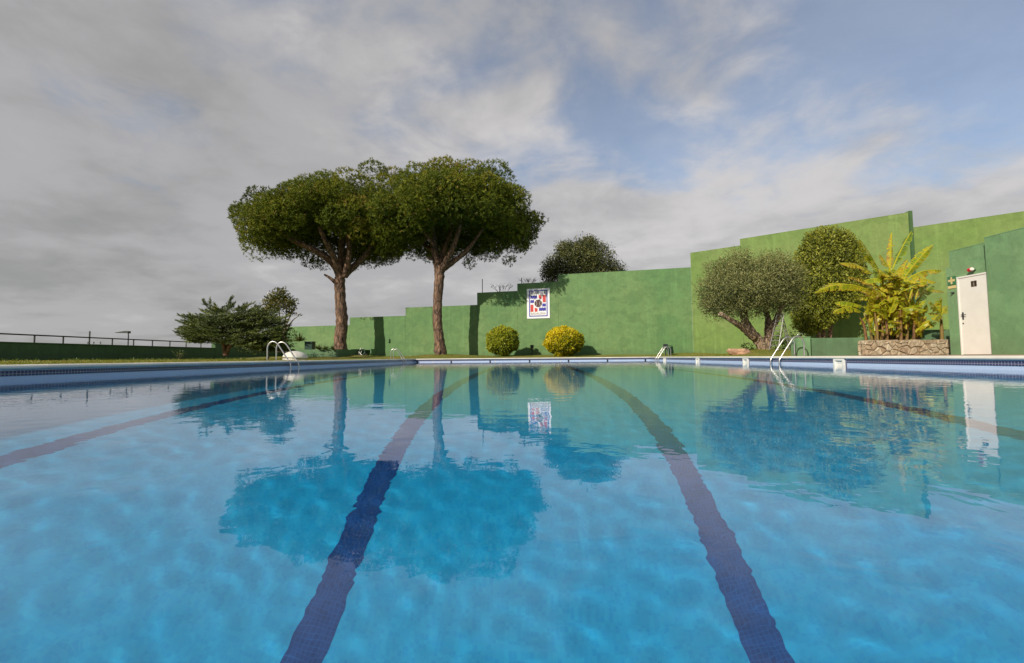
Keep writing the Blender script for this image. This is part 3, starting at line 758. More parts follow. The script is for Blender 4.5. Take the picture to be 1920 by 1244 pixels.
# ---- juniper
M['juniper_leaf'] = leaf_mat('juniper_needles', [(0, (.016, .028, .008)), (.5, (.085, .115, .022)), (.85, (.19, .21, .04)), (1, (.24, .17, .05))], .55, .12, (.2, .3, .08))
M['grey_bark'] = bark_mat('grey_bark', (.16, .11, .08), (.36, .27, .19), 9, .4, .8)
M['red_bark'] = bark_mat('reddish_bark', (.20, .10, .07), (.40, .25, .18), 12, .3, .6)
def juniper():
    rng = np.random.default_rng(3); D = 24.0; b = P(426, 666, D)
    r = empty('juniper_bush', (b.x, b.y, zat(b.x, b.y) - .02), 'wide spreading dark juniper bush with upright tips by the railing', 'bush')
    for i, (w, path) in enumerate([(7, [(424, 668, 0), (422, 655, 0), (428, 640, 0), (430, 620, 0)]), (5, [(424, 664, 0), (432, 648, -.3), (444, 632, -.5), (460, 618, -.6)]),
                                   (5, [(422, 658, 0), (416, 642, -.2), (402, 628, -.3), (380, 616, -.3)]), (4, [(428, 652, .2), (450, 640, .8), (480, 625, 1.2)]), (3.5, [(426, 640, 0), (415, 605, 0), (392, 582, 0)])]):
        limb('branch' if i else 'trunk', [P(x, y, D + d) for x, y, d in path], [w * D / FPX * k * .6 for k in (1.2, .9, .7, .4)], M['red_bark'], r, 10, .25, i)
    f = Fol(); sprays = []
    # sprays: start and tip in the picture plane, spread in depth, the outline follows the bush
    for k in range(760):
        u = rng.random(); x = 366 + 156 * u
        top = np.interp(x, [345, 370, 400, 430, 455, 480, 513], [606, 597, 588, 580, 578, 582, 600]); bot = np.interp(x, [345, 370, 392, 430, 470, 513], [632, 640, 640, 642, 652, 654])
        v = rng.random() ** .85; y = top + (bot - top) * v; dep = rng.uniform(-2.2, 2.0) * (1 - .55 * abs(u - .5))
        side = -1 if x < 405 + 40 * rng.random() else 1
        ln = rng.uniform(.5, 1.05)
        d = np.array((side * rng.uniform(.6, 1.0), rng.uniform(-.8, .4), rng.uniform(-.14, .12) + (.22 if v < .08 else 0)))
        sprays.append((np.array(P(x - side * 8, y + 3, D + dep)), unit(d), ln))
    for (x0, y0, x1, y1) in ((400, 590, 382, 566), (396, 592, 394, 564), (388, 575, 381, 566), (425, 582, 436, 559), (420, 585, 433, 562), (410, 588, 402, 572), (430, 582, 440, 570), (360, 604, 334, 593), (358, 610, 330, 604), (360, 622, 329, 620), (365, 628, 333, 624)):
        a, b_ = np.array(P(x0, y0, D)), np.array(P(x1, y1, D)); sprays.append((a, unit(b_ - a), np.linalg.norm(b_ - a)))
    for o, d, L in sprays:
        n = 130; t = rng.random(n) ** .8; bend = np.array((0, 0, .12)) * (t ** 2)[:, None] * L
        wd = .13 * L * (1 - t) + .012
        p = o + d * (t * L)[:, None] + bend + rng.normal(size=(n, 3)) * wd[:, None] * np.array((.8, .9, .30))
        dr = d + .38 * rng.normal(size=(n, 3)) + np.array((0, 0, .2))
        tone = np.clip(rng.normal(.42, .1) + .28 * t + .1 * rng.normal(size=n) - .12, 0, 1)
        f.add(*blades(p, dr, rng.uniform(.09, .19, n), rng.uniform(.02, .04, n), tone, rng, face=np.tile(np.array((-.3, -.5, .8)), (n, 1)), loose=.9))
    f.build('crown', M['juniper_leaf'], r, True)
juniper()

# ---- thin magnolia-like tree beside it
M['magnolia_leaf'] = leaf_mat('glossy_leaves', [(0, (.03, .040, .010)), (.5, (.11, .115, .018)), (.85, (.20, .18, .03)), (1, (.20, .09, .03))], .4, .2, (.3, .3, .05), .6)
def magnolia():
    rng = np.random.default_rng(9); D = 29.0; b = P(524, 660, D)
    r = empty('slender_tree', (b.x, b.y, zat(b.x, b.y)), 'slender multi-stemmed tree with sparse glossy leaves behind the juniper', 'tree')
    stems = [[(522, 662), (517, 620), (513, 590), (508, 565)], [(525, 662), (525, 620), (524, 590), (524, 560)], [(528, 662), (533, 620), (536, 592), (538, 570)], [(529, 655), (540, 615), (550, 600), (560, 593)], [(527, 650), (536, 612), (545, 590), (549, 572)]]
    for i, s in enumerate(stems): limb('stem', [P(x, y, D + .3 * (i % 3 - 1)) for x, y in s], [.065, .05, .035, .018], M['grey_bark'], r, 7, .1, i)
    f = Fol(); B = [((P(x, y, D + d)), (rx, rx, rz)) for x, y, d, rx, rz in ((522, 556, 0, .55, .5), (508, 566, -.3, .55, .45), (535, 566, .3, .55, .5), (546, 572, 0, .42, .4), (500, 584, .2, .45, .4), (520, 575, -.5, .6, .4), (543, 586, .2, .35, .3), (560, 592, 0, .1, .08), (528, 548, .2, .3, .3), (492, 590, 0, .3, .3))]
    add_blobs(f, rng, B, 95, .17, .085, up=.5, shell=.5, tone_sd=.2, ragged=.2)
    f.build('crown', M['magnolia_leaf'], r, True)
magnolia()

# ---- olive
M['olive_leaf'] = leaf_mat('olive_leaves', [(0, (.022, .026, .012)), (.4, (.135, .150, .045)), (.75, (.28, .28, .095)), (1, (.40, .37, .14))], .5, .14, (.3, .33, .12))
M['olive_bark'] = bark_mat('olive_bark', (.20, .135, .085), (.52, .38, .26), 7, .3, 1.2)
def olive():
    rng = np.random.default_rng(12); D = 22.0; b = OLIVE
    r = empty('olive_tree', (b.x, b.y, zat(b.x, b.y) - .05), 'old olive tree with forked leaning trunk and round grey-green crown', 'tree')
    k = D / FPX
    L = [('trunk', (10.5, 9, 7.5, 6), [(1438, 664, 0), (1424, 642, 0), (1408, 622, -.1), (1398, 604, -.2), (1392, 580, -.3)]),
         ('branch', (8.5, 6.5, 4.5, 3.5), [(1414, 632, -.1), (1393, 614, -.4), (1374, 603, -.8), (1350, 588, -1.1)]),
         ('branch', (7.5, 6.5, 5.5, 4.5), [(1438, 664, .1), (1440, 630, .1), (1441, 605, .2), (1436, 580, .4)]),
         ('branch', (6, 5.5, 5, 4), [(1438, 650, 0), (1446, 618, -.1), (1458, 595, -.2), (1466, 570, -.3)]),
         ('branch', (8, 7, 5, 4), [(1412, 632, 0), (1402, 612, .4), (1392, 590, .8), (1385, 565, 1)])]
    for i, (nm, rad, path) in enumerate(L): limb(nm, [P(x, y, D + d) for x, y, d in path], [q * k for q in rad], M['olive_bark'], r, 16, .35, i + 3, 28)
    f = Fol(); B = [(P(x, y, D + d), (rx, rx, rz)) for x, y, d, rx, rz in (
        (1400, 535, 0, 1.6, 1.35), (1445, 530, .2, 1.5, 1.3), (1355, 550, -.2, 1.15, 1.1), (1470, 545, 0, 1.0, 1.1), (1335, 548, .3, .75, .8), (1385, 498, .2, .8, .75), (1450, 500, .3, .85, .75),
        (1350, 578, -.5, .8, .6), (1395, 575, -1.0, .9, .7), (1440, 572, -.6, .8, .6), (1345, 510, .2, .6, .65), (1482, 520, .4, .6, .7), (1420, 545, -1.3, 1.0, .9), (1375, 540, -1.3, .9, .9), (1400, 540, 1.3, 1.3, 1.1), (1480, 570, 0, .55, .5), (1330, 575, 0, .5, .4))]
    add_blobs(f, rng, B, 250, .105, .034, up=.45, out=.7, shell=.62, tone_sd=.16, tone_up=.1, ragged=.13)
    # loose upright shoots along the outline
    n = 420; a = rng.uniform(0, 1, n)
    for i in range(n):
        c, rad = B[rng.integers(0, 12)]; d = sph(rng, 1)[0]; d[2] = abs(d[2]) * .9; p0 = np.array(c) + d * np.array(rad) * .92
        m_ = 16; t = rng.random(m_); ax = unit(d + np.array((0, 0, .9)) + .3 * rng.normal(size=3)); pp = p0 + ax * (t * rng.uniform(.18, .42))[:, None] + .02 * rng.normal(size=(m_, 3))
        f.add(*blades(pp, ax + .6 * rng.normal(size=(m_, 3)), rng.uniform(.05, .10, m_), .022, np.clip(.62 + .15 * rng.normal(size=m_), 0, 1), rng))
    f.build('crown', M['olive_leaf'], r, True)
olive()

# ---- clipped conical bush
M['cypress_leaf'] = leaf_mat('cypress_leaves', [(0, (.030, .040, .006)), (.4, (.150, .175, .020)), (.75, (.32, .33, .035)), (1, (.42, .40, .06))], .55, .2, (.3, .35, .05))
def cone_bush():
    rng = np.random.default_rng(21); D = 26.4; b = P(1545, 660, D)
    r = empty('cypress_bush', (b.x, b.y, zat(b.x, b.y) - .02), 'tall dense egg-shaped clipped bush behind the garden wall', 'bush')
    for i, s in enumerate([[(1538, 668), (1535, 630), (1532, 590), (1530, 550)], [(1546, 668), (1544, 630), (1546, 590), (1550, 540)], [(1553, 668), (1556, 630), (1560, 590), (1565, 550)]]):
        limb('trunk', [P(x, y, D - .1 + .15 * i) for x, y in s], [.13, .11, .09, .06], M['red_bark'], r, 10, .2, i)
    f = Fol(); B = [(P(x, y, D + d), (rx, rx * .9, rz)) for x, y, d, rx, rz in (
        (1553, 458, 0, .95, .95), (1545, 470, -.2, 1.15, 1.0), (1570, 478, 0, 1.15, 1.05), (1522, 500, 0, .95, 1.2), (1552, 510, -.3, 1.5, 1.6), (1584, 505, .1, .95, 1.25), (1512, 535, 0, .80, 1.35), (1530, 545, -.4, 1.3, 1.5), (1565, 545, -.3, 1.3, 1.4), (1588, 540, .1, .82, 1.2),
        (1510, 575, 0, .65, 1.1), (1528, 585, -.4, 1.0, 1.0), (1553, 580, -.3, 1.05, .85), (1578, 570, 0, .75, .75), (1502, 600, .1, .5, .7), (1520, 610, -.3, .6, .55), (1540, 605, -.3, .45, .4), (1530, 462, .1, .7, .75), (1580, 462, 0, .7, .75), (1598, 490, .2, .6, .8), (1512, 490, .1, .65, .9), (1553, 452, -.1, 1.0, .75), (1533, 462, 0, .85, .85), (1576, 462, 0, .85, .85), (1500, 520, 0, .5, .9), (1606, 520, .1, .5, .8), (1510, 612, -.2, .55, .5))]
    add_blobs(f, rng, B, 150, .15, .062, up=.55, out=.6, shell=.72, tone_sd=.17, ragged=.06)
    for c, rad in B:      # sprigs that stand out from the clipped face
        for i in range(34):
            d = sph(rng, 1)[0]; p0 = np.array(c) + d * np.array(rad) * 1.0; m_ = 12; t = rng.random(m_); ax = unit(d * .7 + np.array((0, 0, .8)) + .25 * rng.normal(size=3))
            f.add(*blades(p0 + ax * (t * rng.uniform(.06, .18))[:, None] + .025 * rng.normal(size=(m_, 3)), ax + .5 * rng.normal(size=(m_, 3)), rng.uniform(.08, .14, m_), .05, np.clip(.66 + .15 * rng.normal(size=m_), 0, 1), rng))
    f.build('crown', M['cypress_leaf'], r, True)
cone_bush()

# ---- tree behind the wall, round shrubs, hedges
def round_tree():
    rng = np.random.default_rng(31); D = 42.0; b = P(1095, 660, D)
    mt = leaf_mat('holm_oak_leaves', [(0, (.018, .026, .008)), (.45, (.075, .088, .022)), (.8, (.17, .17, .045)), (1, (.22, .19, .06))], .5, .12, (.25, .28, .1))
    r = empty('round_tree', (b.x, b.y, zat(b.x, b.y)), 'bushy round tree rising behind the boundary wall above the sign', 'tree')
    limb('trunk', [P(1095, 668, D), P(1093, 600, D), P(1096, 540, D), P(1098, 500, D)], [.35, .3, .24, .12], M['grey_bark'], r, 12, .2, 1)
    f = Fol(); B = [(P(x, y, D + d), (rx, rx, rz)) for x, y, d, rx, rz in ((1075, 490, 0, 1.9, 2.0), (1100, 475, .3, 1.7, 1.5), (1120, 490, -.4, 1.7, 1.7), (1042, 505, 0, 1.3, 1.5), (1150, 510, 0, 1.2, 1.1), (1030, 515, .4, .9, 1.2), (1170, 520, .2, .7, .6), (1060, 470, 0, 1.0, .9), (1105, 455, 0, .7, .6), (1095, 520, 0, 2.2, 1.6))]
    add_blobs(f, rng, B, 125, .17, .08, up=.3, shell=.62, tone_sd=.17, ragged=.12); f.build('crown', mt, r, True)
round_tree()
def ball(px, py, D, rx, rz, label, mat, seed):
    rng = np.random.default_rng(seed); c = P(px, py, D); b = (c.x, c.y, zat(c.x, c.y))
    r = empty('round_shrub', b, label, 'shrub', 'round clipped shrubs by the wall')
    for i in range(4):
        a = i * 1.6; limb('stem', [Vector(b), Vector(b) + Vector((.12 * math.cos(a), .12 * math.sin(a), .4)), Vector(c) + Vector((.4 * math.cos(a), .4 * math.sin(a), .1))], [.05, .04, .02], M['grey_bark'], r, 6, .1, i)
    f = Fol(); n = 17000; d = sph(rng, n)
    lump = np.array([mnoise.noise(Vector(v * 2.4) + Vector((seed, 0, 0))) + .5 * mnoise.noise(Vector(v * 6)) for v in d])
    k = np.where(rng.random(n) < .85, 1 - .12 * rng.random(n), rng.random(n) ** .5) * (1 + .16 * lump)
    p = np.array(c) - np.array(b) + d * np.array((rx, rx, rz)) * k[:, None]
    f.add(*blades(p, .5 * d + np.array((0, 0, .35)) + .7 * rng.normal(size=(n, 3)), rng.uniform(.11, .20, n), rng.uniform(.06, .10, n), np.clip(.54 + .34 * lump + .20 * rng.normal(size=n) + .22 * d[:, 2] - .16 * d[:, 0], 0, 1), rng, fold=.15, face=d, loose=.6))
    f.build('foliage', mat, r)
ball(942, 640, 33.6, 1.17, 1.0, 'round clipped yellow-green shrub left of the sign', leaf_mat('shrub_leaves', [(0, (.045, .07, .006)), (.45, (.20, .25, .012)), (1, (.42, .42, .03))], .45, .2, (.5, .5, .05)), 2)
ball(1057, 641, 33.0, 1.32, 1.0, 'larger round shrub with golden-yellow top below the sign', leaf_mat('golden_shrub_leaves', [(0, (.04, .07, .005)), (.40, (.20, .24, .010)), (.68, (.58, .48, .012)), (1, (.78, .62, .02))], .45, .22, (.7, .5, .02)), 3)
def small_bush(name, cat, label, D, blobs, mat, seed, dens=120, L=.09, W=.04, **kw):
    rng = np.random.default_rng(seed); c = P(blobs[0][0], blobs[0][1], D); f = Fol(); o = np.array((c.x, c.y, zat(c.x, c.y)))
    B = [(np.array(P(x, y, D + d)) - o, (rx, rx, rz)) for x, y, d, rx, rz in blobs]
    add_blobs(f, rng, B, dens, L, W, **kw)
    r = empty(name, tuple(o), label, cat); f.build('foliage', mat, r)
    for i in range(3): MB().tube(smooth_path([(0, 0, -.02), (.06 * (i - 1), .03, .15), (.16 * (i - 1), .05, max(.2, B[0][0][2]))], 8), [.025, .012], 6).build('stem', M['grey_bark'], r)
    return r
M['hedge_leaf'] = leaf_mat('hedge_leaves', [(0, (.02, .04, .006)), (.5, (.06, .11, .012)), (1, (.13, .19, .02))], .5, .15)
M['grey_leaf'] = leaf_mat('grey_shrub_leaves', [(0, (.05, .05, .03)), (.5, (.13, .13, .07)), (1, (.26, .24, .13))], .6, .1)
small_bush('hedge', 'hedge', 'low green hedge behind the folding ladder', 24.5, [(1472, 640, 0, .55, .6), (1488, 645, .2, .5, .55), (1458, 648, 0, .35, .5)], M['hedge_leaf'], 41)
small_bush('dense_shrub', 'shrub', 'dark dense shrub at the foot of the slender tree', 30.5, [(535, 632, 0, .75, .8), (520, 640, .4, .7, .7), (505, 638, .3, .7, .7), (478, 646, -2, .75, .6), (458, 650, -3, .6, .5)], M['juniper_leaf'], 42, 90, .12, .05)
small_bush('grey_shrub', 'shrub', 'pale grey-green shrub behind the near left pool ladder', 26.0, [(503, 655, 0, .42, .3), (518, 657, .2, .4, .25), (490, 659, .1, .3, .2)], M['grey_leaf'], 43, 110, .10, .03, ragged=.25)
small_bush('small_shrub', 'shrub', 'small dark shrub at the foot of the railing wall', 27.0, [(336, 664, 0, .3, .25)], M['juniper_leaf'], 44)
small_bush('leafy_plant', 'plant', 'low dark leafy plant at the foot of the olive beside a rock', 22.6, [(1400, 652, 0, .3, .2), (1413, 656, .2, .25, .16)], M['hedge_leaf'], 45, 130, .10, .045)
# spiky plants on the planter ledge
M['spike_leaf'] = leaf_mat('spiky_leaves', [(0, (.04, .06, .02)), (.5, (.11, .14, .04)), (1, (.22, .22, .08))], .5, .1)
def spiky(px, py, D, R_, n, label, seed):
    rng = np.random.default_rng(seed); c = P(px, py, D); r = empty('spiky_plant', tuple(c), label, 'plant', 'spiky plants on the back planter')
    f = Fol(); d = sph(rng, n); d[:, 2] = abs(d[:, 2]) + .15; f.add(*blades(np.zeros((n, 3)) + .02 * rng.normal(size=(n, 3)), d, R_ * rng.uniform(.6, 1.1, n), R_ * .11, np.clip(rng.normal(.5, .2, n), 0, 1), rng, .2, .3))
    f.build('leaves', M['spike_leaf'], r)
spiky(561, 640, 33.2, .75, 70, 'tall spiky yucca-like plant above the white dome', 1)
spiky(598, 655.5, 33.0, .5, 60, 'spiky plant on the planter ledge beside the dark square pot', 2)
spiky(611, 655.5, 33.1, .42, 50, 'middle spiky plant of three on the planter ledge', 3)
spiky(623, 655.5, 33.0, .40, 50, 'spiky plant on the planter ledge nearest the left pine trunk', 4)
# dry twigs on top of the wall
def twigs(px, py, w, h, label, seed):
    rng = random.Random(seed); D = dleft(px) + .55; c = P(px, py + 4, D); r = empty('bare_shrub', tuple(c), label, 'shrub'); k = D / FPX
    for i in range(9):
        a = rng.uniform(-1, 1); p = [Vector((0, 0, -.5)), Vector((a * w * k * .3, rng.uniform(-.2, .2), 0)), Vector((a * w * k * .7, rng.uniform(-.3, .3), h * k * rng.uniform(.3, .6))), Vector((a * w * k, rng.uniform(-.3, .3), h * k * rng.uniform(.5, 1)))]
        t = MB().tube(smooth_path(p, 12), [.022, .008], 5, .2, i)
        for j in range(5):
            q = p[2].lerp(p[3], rng.random()); e = q + Vector((rng.uniform(-.35, .35), rng.uniform(-.2, .2), rng.uniform(0, .35))); t.tube(smooth_path([q, q.lerp(e, .5) + Vector((0, 0, .04)), e], 5), [.012, .004], 4)
        t.build('twig', M['grey_bark'], r)
twigs(943, 547, 24, 20, 'bare dry shrub poking over the wall left of the sign', 1)
twigs(990, 531, 18, 12, 'bare twigs poking over the wall just above the sign', 2)

# ---- banana plants
M['banana_leaf'] = leaf_mat('banana_leaves', [(0, (.05, .12, .010)), (.40, (.26, .35, .016)), (.68, (.58, .50, .026)), (.82, (.56, .36, .05)), (1, (.26, .13, .045))], .4, .35, (.8, .7, .04))
M['banana_stalk'] = leaf_mat('banana_stalks', [(0, (.08, .09, .02)), (.4, (.22, .15, .04)), (.75, (.19, .09, .035)), (1, (.07, .04, .025))], .6, .05)
def banana_leaf(parent, o, tip, width, droop, tone, seed, torn=.5, name='leaf'):
    """midrib arc from o to tip, torn strips on both sides"""
    rng = np.random.default_rng(seed); o = np.array(o, float); tip = np.array(tip, float); L = np.linalg.norm(tip - o)
    n = 26; t = np.linspace(0, 1, n + 1); sag = np.array((0, 0, 1.0)) * (droop * L * 4 * t * (1 - t))[:, None]
    mid = o + (tip - o) * t[:, None] + sag; tan = unit(np.gradient(mid, axis=0))
    upv = unit(np.array((rng.normal() * .35 - .25, rng.normal() * .35 - .95, 1.0))); side = unit(np.cross(tan, upv)); nrm = np.cross(side, tan)
    w = 1.2 * width * np.clip(np.sin(np.clip((t - .12) / .88, 0, 1) ** .75 * math.pi), 0, 1) ** .6
    V = []; Q = []; T = []
    mr = .012 + .012 * (1 - t); 
    for i in range(n):   # midrib
        k = len(V); V += [mid[i] - side[i] * mr[i], mid[i] + side[i] * mr[i], mid[i + 1] + side[i + 1] * mr[i + 1], mid[i + 1] - side[i + 1] * mr[i + 1]]; Q.append((k, k + 1, k + 2, k + 3)); T += [.58] * 4
    for s in (-1, 1):
        hang = rng.uniform(.1, .5)
        for i in range(n):
            if w[i] < .01 and w[i + 1] < .01: continue
            if rng.random() < .25 * torn or i % 5 == 0: hang = np.clip(rng.normal(.35 + .3 * torn, .28), -.2, 1.1)
            ww = rng.uniform(.82, 1.05); gap = rng.uniform(.05, .45) if rng.random() < torn else 0
            a, b = mid[i], mid[i + 1] * (1 - gap) + mid[i] * gap
            da = unit(side[i] * s * math.cos(hang) - nrm[i] * math.sin(hang) + tan[i] * .25)
            wa, wb = w[i] * ww, (w[i + 1] if i < n - 1 else .0) * ww
            m1, m2 = a + da * wa * .55, b + da * wb * .55; sagv = -nrm[i] * .05 * width
            e1, e2 = a + da * wa + sagv * 3, b + da * wb + sagv * 3
            tt = np.clip(tone + .10 * rng.normal(), 0, 1); te = np.clip(tone + .18 + .30 * rng.random() ** 2 + .25 * (t[i] > .85), 0, 1)
            k = len(V); V += [a, b, m2 + sagv * 0, m1 + sagv * 0, e2, e1]; Q += [(k, k + 1, k + 2, k + 3), (k + 3, k + 2, k + 4, k + 5)]; T += [tt + .12, tt + .12, tt, tt, te, te]
    return link(name, mesh_np(name, V, Q, col=np.clip(T, 0, 1)), M['banana_leaf'], parent)
def bananas():
    rng = np.random.default_rng(77); D = 15.4; c = P(1690, 650, D)
    r = empty('banana_clump', (c.x, c.y, .6), 'large clump of yellowing banana plants in the stone planter', 'banana plant')
    loc = lambda x, y, d=0.0: np.array(P(x, y, D + d)) - np.array(r.location)
    def stalk(pts, rad, tone, sd):
        v, q = tube_np(smooth_path(pts, 14), rad, 8, .2, sd); t = np.clip(tone + .25 * np.sin(np.arange(len(v)) * 1.7) * .6 + .2 * rng.normal(size=len(v)), 0, 1)
        link('stalk', mesh_np('stalk', v, q, smooth=True, col=t), M['banana_stalk'], r)
    # (foot px, head px): the stems
    for i, (x0, x1, y1, d) in enumerate([(1625, 1612, 596, -.3), (1636, 1622, 590, -.2), (1642, 1640, 545, .2), (1650, 1648, 548, 0), (1655, 1656, 560, -.4), (1662, 1668, 498, .3), (1671, 1672, 520, .1), (1678, 1690, 525, .2), (1684, 1682, 545, -.3),
                                         (1692, 1700, 530, .2), (1700, 1706, 560, -.2), (1708, 1712, 545, .3), (1713, 1716, 590, -.4), (1720, 1732, 600, -.1), (1690, 1688, 575, -.5), (1664, 1660, 590, -.5), (1646, 1640, 585, -.5)]):
        stalk([loc(x0, 645, d), loc((x0 * .6 + x1 * .4), 610, d), loc(x1, y1, d)], [.046, .038, .02], .40 + .4 * rng.random(), i)
    # leaves: stem head -> tip, half-width in metres, sag, tone
    LV = [(1655, 520, 1613, 451, .16, .05, .42), (1668, 512, 1672, 436, .10, .0, .70), (1673, 505, 1709, 434, .15, .04, .12), (1690, 530, 1749, 459, .16, .05, .40), (1700, 525, 1766, 508, .15, .12, .55), (1700, 560, 1770, 548, .14, .10, .60),
          (1645, 520, 1574, 494, .15, .10, .58), (1640, 550, 1528, 550, .17, .13, .48), (1640, 548, 1552, 532, .12, .08, .62), (1625, 580, 1564, 568, .16, .12, .36), (1622, 590, 1562, 588, .15, .14, .45), (1662, 555, 1602, 532, .18, .05, .30),
          (1716, 575, 1752, 536, .15, .12, .10), (1706, 590, 1741, 578, .17, .10, .44), (1712, 602, 1738, 596, .12, .08, .58), (1725, 605, 1748, 604, .10, .06, .42), (1628, 590, 1612, 609, .11, .05, .46), (1655, 535, 1640, 498, .12, .05, .20),
          (1668, 530, 1688, 500, .14, .05, .62), (1682, 545, 1725, 520, .13, .1, .50), (1660, 545, 1590, 520, .12, .1, .72), (1690, 560, 1740, 535, .13, .1, .35), (1675, 560, 1650, 530, .15, .05, .38), (1672, 570, 1700, 545, .17, .05, .40),
          (1665, 580, 1690, 565, .16, .05, .42), (1650, 580, 1625, 555, .15, .08, .55), (1695, 585, 1712, 560, .14, .05, .34), (1680, 590, 1660, 565, .14, .05, .50), (1690, 520, 1701, 486, .10, .03, .70), (1668, 505, 1650, 478, .09, .05, .68)]
    for i, (x0, y0, x1, y1, w, dr, tn) in enumerate(LV):
        d0, d1 = rng.uniform(-.25, .25), rng.uniform(-.8, .7); d1 = .5 if tn < .15 else d1
        banana_leaf(r, loc(x0, y0, d0), loc(x1, y1, d1), w, dr, tn, 100 + i, .8)
    for i in range(86):
        a = rng.uniform(-.1, math.pi + .1); x = rng.uniform(1645, 1712); y = rng.uniform(520, 614); l = rng.uniform(22, 50)
        banana_leaf(r, loc(x, y, rng.uniform(-.5, .2)), loc(x + l * math.cos(a), y - .75 * l * math.sin(a) + 6, rng.uniform(-1.0, .4)), rng.uniform(.10, .17), rng.uniform(.05, .16), rng.uniform(.26, .66), 200 + i, .6)
    # suckers and small leaves low in the clump
    for i in range(80):
        x = rng.uniform(1626, 1732); y = rng.uniform(575, 640); d0 = rng.uniform(-.6, .4); a = rng.uniform(0, 6.28); l = rng.uniform(16, 42)
        banana_leaf(r, loc(x, y, d0), loc(x + .75 * l * math.cos(a), y - abs(l * math.sin(a)) * .95 - 3, d0 - rng.uniform(0, .4)), rng.uniform(.06, .115), .08, rng.uniform(.3, .66), 300 + i, .4)
    # dead leaves hanging along the stems
    for i in range(30):
        x = rng.uniform(1625, 1725); y = rng.uniform(520, 600); d0 = rng.uniform(-.4, .3)
        banana_leaf(r, loc(x, y, d0), loc(x + rng.uniform(-8, 8), y + rng.uniform(14, 34), d0 - .1), rng.uniform(.04, .08), -.03, rng.uniform(.85, 1), 500 + i, .9, 'dead_leaf')
    q = empty('banana_plant', tuple(P(1766, 640, 14.9)), 'single young banana plant between the clump and the building', 'banana plant')
    loc2 = lambda x, y, d=0.0: np.array(P(x, y, 14.9 + d)) - np.array(q.location)
    v, k = tube_np(smooth_path([loc2(1767, 650), loc2(1766, 625), loc2(1764, 592)], 12), [.06, .05, .03], 8, .15, 3)
    link('stalk', mesh_np('stalk', v, k, smooth=True, col=np.full(len(v), .42)), M['banana_stalk'], q)
    for i, (x1, y1, w, tn, d) in enumerate([(1743, 566, .14, .48, -.3), (1766, 560, .13, .52, -.2), (1752, 600, .14, .45, -.4), (1778, 575, .13, .5, .4), (1740, 588, .09, .55, .2), (1760, 604, .09, .4, -.3)]):
        banana_leaf(q, loc2(1764, 592), loc2(x1, y1, d), w, .10, tn, 700 + i, .5)
bananas()
